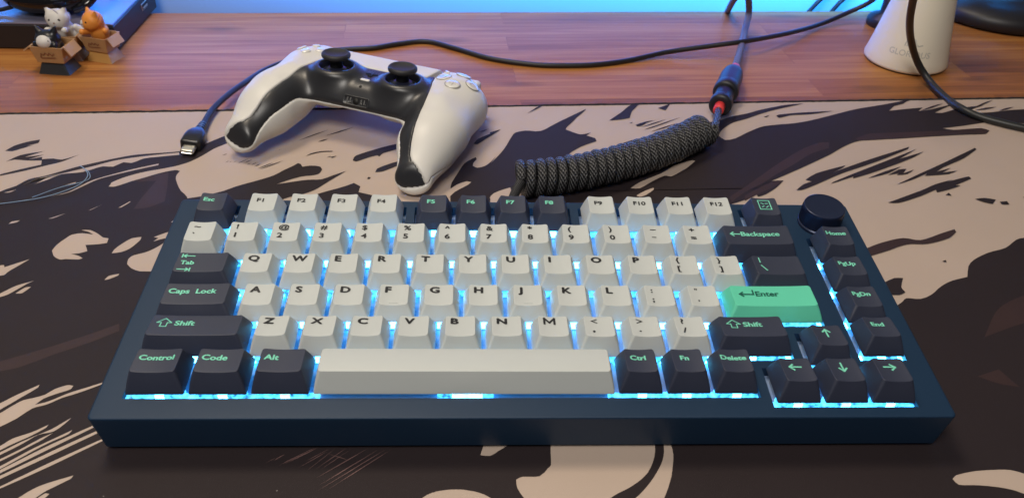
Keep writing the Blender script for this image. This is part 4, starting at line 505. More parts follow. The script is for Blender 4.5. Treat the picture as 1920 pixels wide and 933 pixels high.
# plate under the caps
pl = MB(); a, b = kb(3, KD-3, -5.0), kb(KW-3, 3, -5.0)
pl.box(((a.x+b.x)/2, (a.y+b.y)/2, a.z-0.75), (abs(b.x-a.x), abs(b.y-a.y), 1.5))
pl.build('switch_plate', M['plate'], kbd, smooth=False)

# ---- keycaps
PROF = {0: (10.1, 9.9), 1: (10.3, 10.1), 2: (8.3, 8.8), 3: (7.8, 8.2), 4: (8.2, 10.1), 5: (9.3, 10.7)}
def cap_dims(w):
    return dict(hx=w*U/2-0.82, hy=U/2-0.6, tx=w*U/2-(3.4 if w < 6 else 2.9), yb=U/2-1.9, yf=-(U/2-4.3))
def top_z(row, w, x, y, convex=False):
    d = cap_dims(w); zb, zf = PROF[row]; t = (d['yb']-y)/(d['yb']-d['yf'])
    z = zb+(zf-zb)*t
    if convex: return z-0.9*(abs(2*t-1))**2.2*0.6+0.2
    q_ = x/d['tx']
    return z-0.75*(1-min(1, q_*q_)) if w < 1.4 else z-0.55*(1-min(1, abs(q_)**3))
def keycap_mesh(row, w, convex=False):
    mb = MB(); d = cap_dims(w); n = 4; mx_ = 6 if w < 1.1 else int(6+6*w); RT = 1.35
    def rrect(cx, cy, hx, hy, r, z, n): return rrect_s(cx, cy, hx, hy, r, z, n, mx_, 5)
    cyt = (d['yb']+d['yf'])/2; hyt = (d['yb']-d['yf'])/2
    L = []
    L.append(rrect(0, 0, d['hx']-1.2, d['hy']-1.2, 0.8, HW+0.2, n)); L.append(rrect(0, 0, d['hx']-0.9, d['hy']-0.9, 0.8, HW, n))
    L.append(rrect(0, 0, d['hx']-0.1, d['hy']-0.1, 0.6, HW, n)); L.append(rrect(0, 0, d['hx'], d['hy'], 0.65, HW+0.25, n))
    def lerp_loop(t, extra=0, dz=0.0):
        # from skirt to top edge with a slightly bowed wall
        e = t
        base = rrect(0, 0, d['hx'], d['hy'], 0.65, HW+0.25, n); topl = rrect(0, cyt, d['tx'], hyt, RT, 0, n)
        out = []
        for p, q_ in zip(base, topl):
            zt = top_z(row, w, q_.x, q_.y, convex)-0.30
            bow = 0.22*math.sin(math.pi*t)
            v = p.lerp(q_, e); dr = Vector((q_.x-0, q_.y-cyt, 0)); dr = dr.normalized()*bow if dr.length else dr
            out.append(Vector((v.x+dr.x, v.y+dr.y, (HW+0.25)*(1-t)+zt*t)))
        return out
    for t in (0.2, 0.4, 0.6, 0.8, 1.0): L.append(lerp_loop(t))
    def tl(inset, dz):
        return [Vector((p.x, p.y, top_z(row, w, p.x, p.y, convex)-dz)) for p in rrect(0, cyt, d['tx']-inset, hyt-inset, max(0.4, RT-inset), 0, n)]
    L.append(tl(0.05, 0.14)); L.append(tl(0.16, 0.04)); L.append(tl(0.38, 0.0))
    for s_ in (0.85, 0.7, 0.5, 0.3, 0.12):
        out = []
        for p in rrect(0, cyt, d['tx']-0.38, hyt-0.38, RT-0.38, 0, n):
            x = p.x*s_ if w < 1.6 else math.copysign(max(0, abs(p.x)-(1-s_)*min(d['tx'], 8)), p.x); y = cyt+(p.y-cyt)*s_
            out.append(Vector((x, y, top_z(row, w, x, y, convex))))
        L.append(out)
    mb.loops(L, 0, False, True)
    return mb
_txt = {}
def text_mesh(s, size, bold):
    k = (s, size, bold)
    if k in _txt: return _txt[k]
    cu = bpy.data.curves.new('t', 'FONT'); cu.body = s; cu.size = size; cu.offset = bold; cu.resolution_u = 3
    ob = bpy.data.objects.new('t', cu); COL.objects.link(ob)
    dg = bpy.context.evaluated_depsgraph_get(); me = bpy.data.meshes.new_from_object(ob.evaluated_get(dg))
    v = [(p.co.x, p.co.y) for p in me.vertices]; f = [tuple(p.vertices) for p in me.polygons]
    bpy.data.objects.remove(ob); bpy.data.curves.remove(cu); bpy.data.meshes.remove(me)
    _txt[k] = (v, f); return v, f
def strokes(segs, w):
    """2-D polylines thickened to flat strips"""
    v = []; f = []
    for pl_ in segs:
        for (ax, ay), (bx, by) in zip(pl_, pl_[1:]):
            L_ = math.hypot(bx-ax, by-ay)
            if L_ < 1e-6: continue
            ux, uy = (bx-ax)/L_, (by-ay)/L_; e = w*0.42; nx, ny = -uy*w/2, ux*w/2
            ax_, ay_, bx_, by_ = ax-ux*e, ay-uy*e, bx+ux*e, by+uy*e
            n = len(v); v += [(ax_-nx, ay_-ny), (bx_-nx, by_-ny), (bx_+nx, by_+ny), (ax_+nx, ay_+ny)]; f.append((n, n+1, n+2, n+3))
    return v, f
def ARW(dx, dy, L_=4.6, h=1.5):
    """arrow of length L_ pointing (dx, dy), centred"""
    a = math.atan2(dy, dx); c, s_ = math.cos(a), math.sin(a)
    P = lambda x, y: (x*c-y*s_, x*s_+y*c)
    return [[P(-L_/2, 0), P(L_/2, 0)], [P(L_/2-h*1.1, h), P(L_/2, 0), P(L_/2-h*1.1, -h)]]
# legend spec: (kind, data, u, v, size, xscale, bold): u from the left edge and v from the far edge of the cap top, mm
def legend(mb, row, w, specs, mi, convex=False):
    d = cap_dims(w); X0 = -d['tx']; Y0 = d['yb']; lift = 0.13
    for k, data, u_, v_, size, xs_, bold in specs:
        if k == 't':
            v, f = text_mesh(data, size, 0.03); v = [(a*xs_, b) for a, b in v]
        else: v, f = strokes(data, bold)
        if not v: continue
        if k == 't':
            mn = min(a for a, b in v); v = [(a-mn, b) for a, b in v]
        lift += 0.012
        out = []
        for a, b in v:
            x = X0+u_+a; y = Y0-v_+b
            out.append((x, y, top_z(row, w, x, y, convex)+lift))
        mb.add(out, f, mi)
        if k == 't':                                # widen the strokes by laying shifted copies of the glyph
            for q_, (dx, dy) in enumerate(((-bold, 0), (bold, 0), (0, bold*0.7), (0, -bold*0.7))):
                mb.add([(x+dx, y+dy, z+0.003*(q_+1)) for x, y, z in out], f, mi)
def T(s, u_=2.3, v_=5.1, size=5.0, xs=1.2, b=0.27): return ('t', s, u_, v_, size, xs, b)
def word(s, u_=2.0, v_=6.4, size=3.5, xs=1.12, b=0.12): return ('t', s, u_, v_, size, xs, b)
def two(a, c): return [('t', a, 2.8, 4.6, 4.2, 1.15, 0.14), ('t', c, 2.8, 10.3, 4.3, 1.15, 0.15)]
ARR = lambda dx, dy: [('s', [[(x, y) for x, y in pl_] for pl_ in ARW(dx, dy)], 5.6, 5.0, 1, 1, 0.75)]
KEYS = []
def key(row, x, w, colr, specs, desc, voff=0.0): KEYS.append((row, x, w, colr, specs, desc, voff))
key(0, 0, 1, 'd', [word('Esc', 1.8, 6.0)], 'slate keycap reading Esc')
for i in range(12):
    x = 1.25+i+0.25*(i//4); c = 'd' if 4 <= i < 8 else 'w'
    key(0, x, 1, c, [('t', 'F%d' % (i+1), 3.0, 6.2, 3.7, 1.15, 0.12)], '%s keycap reading F%d' % ('slate' if c == 'd' else 'white', i+1))
sq = [[(0, 0), (5.6, 0), (5.6, -6.6), (0, -6.6), (0, 0)], [(1.4, -1.7), (2.4, -2.5)], [(3.4, -2.0), (4.5, -2.0)], [(1.4, -4.6), (2.4, -4.0)], [(3.4, -5.0), (4.5, -4.0)]]
key(0, 14, 1, 'd', [('s', sq, 3.1, 2.2, 1, 1, 0.5)], 'slate keycap with a mint calculator symbol')
for i, (a, c, n) in enumerate([('~', '`', 'tilde'), ('!', '1', '1'), ('@', '2', '2'), ('#', '3', '3'), ('$', '4', '4'), ('%', '5', '5'), ('^', '6', '6'), ('&', '7', '7'), ('*', '8', '8'), ('(', '9', '9'), (')', '0', '0'), ('_', '-', 'minus'), ('+', '=', 'equals')]):
    sp = two(a, c)
    if a == '_': sp = [('s', [[(0, 0), (2.4, 0)]], 3.4, 3.4, 1, 1, 0.5), ('s', [[(0, 0), (1.7, 0)]], 3.6, 8.6, 1, 1, 0.5)]
    key(1, i, 1, 'w', sp, 'white keycap marked %s' % n)
key(1, 13, 2, 'd', [('s', ARW(-1, 0, 4.4, 1.2), 5.0, 6.0, 1, 1, 0.7), word('Backspace', 7.8, 7.2, 4.0)], 'wide slate keycap reading Backspace')
tab = [[(0, 0), (0, -2.0)], [(0.6, -1.0), (5.2, -1.0)], [(1.7, -0.1), (0.6, -1.0), (1.7, -1.9)], [(5.2, -9.0), (5.2, -11.0)], [(0, -10.0), (4.6, -10.0)], [(3.5, -9.1), (4.6, -10.0), (3.5, -10.9)]]
key(2, 0, 1.5, 'd', [('s', tab, 1.9, 1.4, 1, 1, 0.55), word('Tab', 2.2, 8.0, 3.4)], 'slate keycap reading Tab between two arrows')
for i, c in enumerate('QWERTYUIOP'): key(2, 1.5+i, 1, 'w', [T(c)], 'white keycap with letter '+c)
key(2, 11.5, 1, 'w', two('{', '['), 'white keycap with opening brackets'); key(2, 12.5, 1, 'w', two('}', ']'), 'white keycap with closing brackets')
key(2, 13.5, 1.5, 'd', [('s', [[(0, 0), (0, -3.0)]], 3.2, 1.6, 1, 1, 0.55), ('s', [[(0, 0), (1.9, -3.2)]], 3.2, 6.8, 1, 1, 0.6)], 'slate keycap with a mint backslash')
key(3, 0, 1.75, 'd', [word('Caps  Lock', 1.8, 6.2, 3.9)], 'wide slate keycap reading Caps Lock')
for i, c in enumerate('ASDFGHJKL'): key(3, 1.75+i, 1, 'w', [T(c)], 'white keycap with letter '+c)
key(3, 10.75, 1, 'w', two(':', ';'), 'white keycap with colon and semicolon'); key(3, 11.75, 1, 'w', [('t', '"', 3.0, 4.6, 3.7, 1.12, 0.06), ('t', ',', 3.4, 9.6, 4.0, 1.12, 0.08)], 'white keycap with quotation marks')
ent = [[(0, 0), (6.2, 0), (6.2, 2.6)], [(1.5, 1.2), (0, 0), (1.5, -1.2)], [(0.9, 0.6), (0.9, -0.6)]]
key(3, 12.75, 2.25, 'm', [('s', ent, 3.4, 5.6, 1, 1, 0.75), word('Enter', 10.6, 6.6, 4.2)], 'mint green keycap reading Enter')
sh = [[(0, 0), (2.9, 2.6), (5.8, 0), (4.1, 0), (4.1, -2.4), (1.7, -2.4), (1.7, 0), (0, 0)]]
key(4, 0, 2.25, 'd', [('s', sh, 2.6, 5.0, 1, 1, 0.42), word('Shift', 9.8, 6.6, 4.0)], 'wide slate keycap reading Shift with a hollow arrow, left one')
MG = [('s', [[(0, 0), (0, 3.6)], [(0, 3.6), (2.1, 0.9)], [(2.1, 0.9), (4.2, 3.6)], [(4.2, 3.6), (4.2, 0)]], 2.6, 5.1, 1, 1, 0.95)]
for i, c in enumerate('ZXCVBNM'): key(4, 2.25+i, 1, 'w', MG if c == 'M' else [T(c)], 'white keycap with letter '+c)
key(4, 9.25, 1, 'w', [('s', [[(2.2, 1.1), (0, 0), (2.2, -1.1)]], 3.2, 3.2, 1, 1, 0.5), ('t', ',', 3.3, 9.8, 4.8, 1.15, 0.18)], 'white keycap with less-than sign'); key(4, 10.25, 1, 'w', [('s', [[(0, 1.1), (2.2, 0), (0, -1.1)]], 3.2, 3.2, 1, 1, 0.5), ('t', '.', 3.5, 9.8, 4.8, 1.15, 0.18)], 'white keycap with greater-than sign'); key(4, 11.25, 1, 'w', two('?', '/'), 'white keycap with question mark')
key(4, 12.25, 1.75, 'd', [('s', sh, 2.8, 5.0, 1, 1, 0.42), word('Shift', 9.8, 6.6, 4.0)], 'slate keycap reading Shift with a hollow arrow, right one')
key(4, 14.25, 1, 'd', ARR(0, 1), 'slate keycap with an up arrow', 0.25)
for i, s_ in enumerate(('Control', 'Code', 'Alt')): key(5, 1.25*i, 1.25, 'd', [word(s_, 1.7, 6.2, 3.9 if i else 3.7)], 'slate keycap reading '+s_)
key(5, 3.75, 6.25, 'w', [], 'long blank white space bar')
for i, s_ in enumerate(('Ctrl', 'Fn', 'Delete')): key(5, 10+i, 1, 'd', [word(s_, (2.2, 3.4, 0.35)[i], 6.2, (3.5, 3.5, 3.45)[i])], 'slate keycap reading '+s_)
for i, (dx, dy, n) in enumerate(((-1, 0, 'a left'), (0, -1, 'a down'), (1, 0, 'a right'))): key(5, 13.25+i, 1, 'd', ARR(dx, dy), 'slate keycap with %s arrow' % n, 0.25)
for i, s_ in enumerate(('Home', 'PgUp', 'PgDn', 'End')): key(i+1, 15.5, 1, 'd', [word(s_, (1.0, 1.3, 1.3, 2.6)[i], 6.0, 3.4)], 'slate keycap reading '+s_)
random.seed(3)
for row, x, w_, colr, specs, desc, voff in KEYS:
    convex = w_ > 6
    mb = keycap_mesh(row, w_, convex); mi = 1
    legend(mb, row, w_, specs, 1, convex)
    if desc.endswith('letter F') or desc.endswith('letter J'):
        yb_ = cap_dims(1)['yf']+1.6; v, f = strokes([[(-1.7, yb_), (1.7, yb_)]], 0.55)
        for dz in (0.25,):
            mb.add([(a, b, top_z(row, 1, a, b)+dz) for a, b in v], f, 0)
            vv = [(a, b, top_z(row, 1, a, b)+dz) for a, b in v]+[(a*1.1, b+(0.3 if b > yb_ else -0.3), top_z(row, 1, a, b)-0.1) for a, b in v]
            mb.add(vv, [(0, 4, 5, 1), (1, 5, 6, 2), (2, 6, 7, 3), (3, 7, 4, 0)], 0)
    ms = {'w': [M['key_w'], M['ink']], 'd': [M['key_d'], M['ink_m']], 'm': [M['key_m'], M['ink_dm']]}[colr]
    o = mb.build('keycap' if not convex else 'space_bar', ms, kbd, wn=True)
    o.location = kb(OX+(x+w_/2)*U, rowv(row)+(voff+0.5)*U, 0)*S
    o.rotation_euler = (R(random.uniform(-.5, .5)), R(random.uniform(-.5, .5)), R(random.uniform(-.5, .5)))
    o['label'] = desc
# switch housings, each row's south-side LEDs, glowing bars added for their spread light
def led_mat(name, lo_, hi_, col, sc):
    m = bpy.data.materials.new(name); m.use_nodes = True
    nt = m.node_tree; b_ = nt.nodes['Principled BSDF']; b_.inputs['Base Color'].default_value = (0.1, 0.3, 0.5, 1)
    tc = nt.nodes.new('ShaderNodeTexCoord'); no = nt.nodes.new('ShaderNodeTexNoise'); no.inputs['Scale'].default_value = sc; nt.links.new(tc.outputs['Object'], no.inputs['Vector'])
    mr = nt.nodes.new('ShaderNodeMapRange'); mr.inputs[1].default_value = 0.33; mr.inputs[2].default_value = 0.67; mr.inputs[3].default_value = lo_; mr.inputs[4].default_value = hi_; nt.links.new(no.outputs['Fac'], mr.inputs[0])
    b_.inputs['Emission Color'].default_value = (*col, 1); nt.links.new(mr.outputs[0], b_.inputs['Emission Strength']); return m
M['led_hot'] = led_mat('cyan_led_core', 8, 15, (0.10, 0.60, 1.0), 300)
M['led'] = led_mat('cyan_led_glow_bar', 0.5, 5.5, (0.05, 0.46, 1.0), 420)
M['led_gap'] = led_mat('cyan_led_spill', 9, 26, (0.07, 0.56, 1.0), 160)
sw = MB(); led = MB()
for row, x, w_, colr, specs, desc, voff in KEYS:
    cx = OX+(x+w_/2)*U; cv = rowv(row)+(voff+0.5)*U; k_ = random.uniform(-0.8, 0.8)
    p = kb(cx, cv, -2.2); sw.box((p.x, p.y, p.z), (13.6, 13.6, 5.2), bev=0.7)
    p = kb(cx, cv, 2.0); sw.box((p.x, p.y, p.z), (4, 4, 4))
    vv = cv+5.6
    p = kb(cx, vv, -2.6); led.box((p.x, p.y, p.z), ((14.4 if w_ < 1.1 else w_*U-5) if w_ < 6 else 22, 4.2, 3.0), 0)
    p = kb(cx+k_+0.6, vv+0.1, -2.5); led.box((p.x, p.y, p.z), (3.6 if w_ < 6 else 12, 4.3, 3.1), 1)
    if w_ < 6:  # glow between the keys, shaped as bars; the LEDs sit under the caps
        p = kb(cx-w_*U/2, vv+0.9, -3.4); led.box((p.x, p.y, p.z), (5.4, 2.6, 1.6), 0 if row == 5 else 2)
        p = kb(cx+w_*U/2, vv+0.9, -3.2); led.box((p.x, p.y, p.z), (4.8, 2.4, 1.6), 0 if row == 5 else 2)
sw.build('switches', M['switch'], kbd, smooth=False)
led.build('backlight', [M['led'], M['led_hot'], M['led_gap']], kbd, smooth=False)

# knob
kn = MB(); kc = kb(OX+16*U, rowv(0)+0.52*U, 0)
seg = 120; L = []
def ring_(r, z, ph=0, amp=0.0):
    return [Vector((kc.x+0.94*(r+amp*(1 if (k+ph) % 2 == 0 else -1))*math.cos(2*math.pi*k/seg), kc.y+0.94*(r+amp*(1 if (k+ph) % 2 == 0 else -1))*math.sin(2*math.pi*k/seg), kc.z+z*0.88)) for k in range(seg)]
L += [ring_(10.9, 0.05), ring_(10.9, 1.6), ring_(10.5, 2.0), ring_(10.3, 2.2)]
for i in range(9): L.append(ring_(10.5, 2.6+i*0.95, i, 0.28))
L += [ring_(10.5, 10.9), ring_(10.5, 12.2), ring_(10.35, 12.6), ring_(10.0, 12.8), ring_(9.6, 12.7), ring_(5, 12.7), ring_(0.5, 12.7)]
kn.loops(L, 0, False, True)
kn.build('knob', M['navy_knob'], kbd, angle=40)
# ================================================================ signed-distance modelling (mm) for the rounded bodies
def smin(a, b, k): h = np.clip(0.5+0.5*(b-a)/k, 0, 1); return b*(1-h)+a*h-k*h*(1-h)
def smax(a, b, k): return -smin(-a, -b, k)
def sd_ell(P, c, r):
    q_ = (P-np.array(c))/np.array(r); l = np.sqrt((q_**2).sum(-1)); g = np.sqrt(((q_/np.array(r))**2).sum(-1))+1e-9
    return l*(l-1)/g
def sd_box(P, c, b, r):
    q_ = np.abs(P-np.array(c))-np.array(b)+r
    return np.sqrt((np.maximum(q_, 0)**2).sum(-1))+np.minimum(q_.max(-1), 0)-r
def sd_cone(P, a, b, ra, rb, sc=(1, 1, 1)):
    sc = np.array(sc); a = np.array(a, float)/sc; b = np.array(b, float)/sc; Q = P/sc
    ab = b-a; t = np.clip(((Q-a)@ab)/(ab@ab), 0, 1); d = Q-(a+t[..., None]*ab)
    return (np.sqrt((d**2).sum(-1))-(ra+(rb-ra)*t))*sc.min()
def sd_cyl(P, c, r, h, e):
    x = np.sqrt((P[..., 0]-c[0])**2+(P[..., 1]-c[1])**2)-r+e; y = np.abs(P[..., 2]-c[2])-h+e
    return np.sqrt(np.maximum(x, 0)**2+np.maximum(y, 0)**2)+np.minimum(np.maximum(x, y), 0)-e
def polygonise(fn, lo, hi, h):
    """surface nets"""
    n = [int(math.ceil((b-a)/h))+1 for a, b in zip(lo, hi)]
    ax = [lo[i]+h*np.arange(n[i]) for i in range(3)]
    F = np.empty(n, np.float32)
    for i in range(n[0]):
        Y, Z = np.meshgrid(ax[1], ax[2], indexing='ij'); F[i] = fn(np.stack([np.full_like(Y, ax[0][i]), Y, Z], -1))
    I = F < 0
    cs = [(a, b, c) for a in (0, 1) for b in (0, 1) for c in (0, 1)]
    sl = lambda a, m: slice(a, m-1+a)
    cnt = sum(I[sl(a, n[0]), sl(b, n[1]), sl(c, n[2])].astype(np.int8) for a, b, c in cs)
    act = (cnt > 0) & (cnt < 8); idx = -np.ones(act.shape, np.int64); cells = np.argwhere(act); idx[act] = np.arange(len(cells))
    acc = np.zeros((len(cells), 3)); num = np.zeros(len(cells))
    for a in cs:
        for d in range(3):
            if a[d]: continue
            b = list(a); b[d] = 1
            fa = F[cells[:, 0]+a[0], cells[:, 1]+a[1], cells[:, 2]+a[2]]; fb = F[cells[:, 0]+b[0], cells[:, 1]+b[1], cells[:, 2]+b[2]]
            m = (fa < 0) != (fb < 0); t = np.where(m, fa/np.where(m, fa-fb, 1), 0)
            p = cells+np.array(a); p = p.astype(float); p[:, d] += t
            acc[m] += p[m]; num[m] += 1
    Vt = acc/num[:, None]*h+np.array(lo)
    for _ in range(2):                       # settle the vertices on the surface
        e = h*0.15; g = np.stack([fn(Vt+np.eye(3)[k]*e)-fn(Vt-np.eye(3)[k]*e) for k in range(3)], -1)/(2*e)
        d = fn(Vt)[:, None]*g/np.maximum((g**2).sum(-1, keepdims=True), 0.25)
        Vt -= np.clip(d, -h*0.6, h*0.6)
    Fq = []
    for d in range(3):
        u_, v_ = (d+1) % 3, (d+2) % 3
        s0 = [slice(None)]*3; s1 = [slice(None)]*3; s0[d] = slice(0, n[d]-1); s1[d] = slice(1, n[d])
        ch = I[tuple(s0)] != I[tuple(s1)]; E = np.argwhere(ch)
        E = E[(E[:, u_] > 0) & (E[:, v_] > 0) & (E[:, u_] < n[u_]-1) & (E[:, v_] < n[v_]-1)]
        du = np.eye(3, dtype=int)[u_]; dv = np.eye(3, dtype=int)[v_]
        q_ = np.stack([idx[tuple((E-x).T)] for x in (du*0, du, du+dv, dv)], -1)
        ins = I[tuple(E.T)]; q_[~ins] = q_[~ins][:, ::-1]; Fq.append(q_[:, ::-1] if False else q_)
    Fq = np.concatenate(Fq); Fq = Fq[(Fq >= 0).all(1)]
    return Vt, Fq
def sdf_obj(name, fn, lo, hi, h, m, parent, xf=None):
    V_, F_ = polygonise(fn, lo, hi, h)
    mb = MB(); mb.v = [tuple(p) for p in V_.tolist()]; mb.f = [tuple(f) for f in F_.tolist()]; mb.m = [0]*len(mb.f); mb.flat = [False]*len(mb.f)
    if xf is not None: mb.v = [tuple(xf @ Vector(p)) for p in mb.v]
    o = mb.build(name, m, parent)
    bm = bmesh.new(); bm.from_mesh(o.data); bmesh.ops.recalc_face_normals(bm, faces=bm.faces[:]); bm.to_mesh(o.data); bm.free()
    return o

# ================================================================ game controller
M['pad_white'] = mat('controller_white_plastic', (0.70, 0.685, 0.65), 0.42, bump=0.2, bscale=3500, sss=0.0)
M['pad_black'] = mat('controller_black_plastic', (0.022, 0.023, 0.027), 0.36, spec=0.6, bump=0.08, bscale=3500)
M['rubber'] = mat('stick_rubber', (0.020, 0.020, 0.024), 0.55, bump=0.3, bscale=3000)
M['stick_ring'] = mat('stick_ring_plastic', (0.015, 0.017, 0.035), 0.3, spec=0.6)
M['clear'] = mat('clear_button', (0.74, 0.73, 0.70), 0.12, spec=0.6, coat=0.6)
M['seam'] = mat('button_seam', (0.30, 0.285, 0.26), 0.5)
M['hole'] = mat('black_recess', (0.003, 0.003, 0.003), 0.6)
M['metal'] = mat('bright_contact_metal', (0.8, 0.78, 0.72), 0.25, metal=1.0)
pad = empty('game_controller', PAD_LOC, PAD_ROT)
pad.scale = (0.93,)*3; tag(pad, 'white and black game controller lying on the mat behind the keyboard', 'controller')
def pbody(P):
    x = np.abs(P[..., 0]); Q = np.stack([x, P[..., 1], P[..., 2]], -1)
    core = sd_box(Q, (0, 8, -10), (60, 32, 9), 7)
    # front of the core slopes down and away from the sticks
    sl_ = (-(P[..., 1]+12)*0.62-(P[..., 2]+3)*-0.78)
    core = smax(core, (-(P[..., 1]+16)*0.80+(P[..., 2]+5)*0.60), 6)
    g1 = sd_cone(Q, (57.5, 18, -18.5), (57.5, -34, -23.0), 20.5, 17.2, (1, 1, 0.94))
    g2 = sd_cone(Q, (58.5, -22, -20.5), (61.0, -62, -33.0), 18.3, 12.2, (1, 1, 0.86))
    g = smax(smin(g1, g2, 12), -(P[..., 1]+67.5)*0.95+(x-64)*0.16+(P[..., 2]+32)*0.26, 4.0); b = smin(core, g, 9)
    dome = sd_cyl(Q, (24.5, -1, -10), 15.8, 12.6, 3.5); b = smin(b, dome, 7)
    tr_ = sd_box(Q, (50, 35, -26), (17, 10, 11), 8); b = smin(b, tr_, 5)
    return b
def xb(y, z=0):
    """inner edge of the white side panels"""
    yy = np.array([-90, -69.5, -67, -64.5, -62, -58, -52, -40, -25, -10, 4, 12, 20, 40, 60]); xx = np.array([115, 88, 75, 65, 59, 56, 54, 51.5, 48.8, 46.5, 43.0, 40.5, 39.0, 40.5, 44])
    return np.interp(y, yy, xx)
def zs(y, x=0):
    t = np.clip((np.abs(x)-30)/22, 0, 1); t = t*t*(3-2*t); o_ = np.clip((np.abs(x)-60)/14, 0, 1); g_ = np.interp(y, [-80, -70, -62, -50, -38, -28, -18, 60], [-41, -38.5, -30, -21.0, -14.5, -11.0, -12.5, -16.5]); return (g_+(np.minimum(-30, g_)-g_)*o_*o_*(3-2*o_))*t+(1-t)*np.interp(y, [-40, -18, 0, 60], [-16.8, -16.8, -15.5, -15.5])
def f_panel(side):
    def f(P):
        x = P[..., 0]*side; y = P[..., 1]; z = P[..., 2]
        return smax(smax(pbody(P), (xb(y)+0.25-x)*0.93, 0.9), (zs(y, x)+0.1-z), 0.5)
    return f
def touch_side(y): return 33.0+(y-12)*0.16
def f_touch(P):
    x = np.abs(P[..., 0]); y = P[..., 1]
    return smax(smax(smax(pbody(P)-0.15, x-touch_side(y), 0.7), (13.2+0.0*x-y), 0.9), -15.5-P[..., 2], 0.5)
def f_black(P):
    x = np.abs(P[..., 0]); y = P[..., 1]; z = P[..., 2]
    b = pbody(P)+0.25
    b = np.maximum(b, -sd_cyl(np.stack([x, y, z], -1), (24.5, -1, 6), 11.6, 8.5, 1.0))
    b = smax(b, (x-xb(y))*0.93, 0.5); b = np.maximum(b, zs(y, x)+0.1-z)
    return np.maximum(b, (y-12.9) + 0*x) if False else smax(b, np.where(x < touch_side(y)+0.3, y-12.9, -5.0), 0.4)
def f_back(P):
    y = P[..., 1]; z = P[..., 2]
    return smax(pbody(P)+0.0, z-zs(y, P[..., 0]), 0.7)
def f_trig(P): return None
lo, hi = (-86, -80, -50), (86, 50, 10)
sdf_obj('side_panel', f_panel(-1), (-86, -78, -46), (-32, 46, 6), 0.8, M['pad_white'], pad)
sdf_obj('side_panel', f_panel(1), (32, -78, -46), (86, 46, 6), 0.8, M['pad_white'], pad)
sdf_obj('touchpad', f_touch, (-44, 8, -24), (44, 46, 4), 1.0, M['pad_white'], pad)
sdf_obj('front_cover', f_black, (-84, -78, -48), (84, 20, 6), 0.8, M['pad_black'], pad)
sdf_obj('back_shell', f_back, lo, (86, 50, -4), 0.85, M['pad_white'], pad)
def surf(x, y, fn=pbody):
    """height and normal of the controller's face at (x, y)"""
    z = np.arange(9, -40, -0.1); P = np.stack([np.full_like(z, x), np.full_like(z, y), z], -1); v = fn(P)
    k = int(np.argmax(v < 0)); z0 = float(z[k]); p = np.array([x, y, z0]); e = 0.8
    g = np.array([float(fn((p+np.eye(3)[i]*e)[None])[0]-fn((p-np.eye(3)[i]*e)[None])[0]) for i in range(3)])
    return Vector(p), Vector(g/np.linalg.norm(g))
def frame(p, n, spin=0):
    return Matrix.Translation(p) @ n.to_track_quat('Z', 'Y').to_matrix().to_4x4() @ Matrix.Rotation(spin, 4, 'Z')
for sx in (-1, 1):
    c = (24.5*sx, -1, 0)
    s_ = MB(); s_.lathe([(11.4, -3.2), (11.4, 1.2), (11.9, 1.7), (12.6, 1.75), (13.0, 1.4), (13.1, 0.6)], 56, c, cap=False); s_.lathe([(11.4, -3.2), (9.5, -1.4), (6.5, 0.5), (4.4, 1.4)], 56, c, cap=False)
    s_.build('stick_socket', M['stick_ring'], pad)
    s_ = MB(); s_.lathe([(4.3, 0), (4.1, 5.4), (4.6, 6.6), (7.4, 7.2), (9.4, 8.2), (9.75, 9.2), (9.6, 10.4), (8.9, 11.2), (8.1, 11.35), (7.5, 11.0), (6.2, 10.5), (0.3, 10.3)], 56, c)
    st_ = s_.build('thumbstick', M['rubber'], pad)
def disc(mb, p, n, r, h, m=0, seg=40, dome=0.2):
    mb.lathe([(r, -0.6), (r, h-0.25), (r-0.25, h), (r*0.5, h+dome*0.7), (0.2, h+dome)], seg, (0, 0, 0), m, True, frame(p, n))
def ringmb(mb, p, n, r, t, m=0):
    mb.lathe([(r-t, 0.16), (r, 0.22), (r+t, 0.16), (r+t, -0.2), (r-t, -0.2), (r-t, 0.16)], 48, (0, 0, 0), m, False, frame(p, n))
sym = {'square': [[(-1.7, -1.7), (1.7, -1.7), (1.7, 1.7), (-1.7, 1.7), (-1.7, -1.7)]], 'cross': [[(-1.8, -1.8), (1.8, 1.8)], [(-1.8, 1.8), (1.8, -1.8)]],
       'triangle': [[(-1.9, -1.2), (1.9, -1.2), (0, 1.9), (-1.9, -1.2)]], 'circle': [[(1.9*math.cos(a*math.pi/10), 1.9*math.sin(a*math.pi/10)) for a in range(21)]]}
for nm, (dx, dy) in {'square': (-11, 0), 'cross': (0, -11), 'triangle': (0, 11), 'circle': (11, 0)}.items():
    p, n = surf(56+dx*0.95, 20+dy*0.95, f_panel(1)); mb = MB(); disc(mb, p, n, 4.9, 0.42, dome=0.1); 
    v, f = strokes(sym[nm], 0.35); F_ = frame(p, n); mb.add([F_ @ Vector((a, b, 0.56)) for a, b in v], f, 1); ringmb(mb, p, n, 5.2, 0.22, 1)
    mb.build('face_button', [M['clear'], M['seam']], pad)
mb = MB()
for k in range(4):
    a = k*math.pi/2; p, n = surf(-56+7.2*math.cos(a), 20+7.2*math.sin(a), f_panel(-1)); F_ = frame(p, n)
    mb.box((0, 0, 0.2), (6.4 if k % 2 == 0 else 5.6, 6.4 if k % 2 else 5.6, 1.8), M=F_, bev=0.7)
mb.build('direction_pad', M['clear'], pad)
for sx in (-1, 1):
    p, n = surf(43*sx, 33, f_panel(sx)); mb = MB(); mb.box((0, 0, 0.3), (2.2, 5.6, 1.2), M=frame(p, n, 0.2*sx), bev=0.5); mb.build('menu_button', M['clear'], pad)
mb = MB()
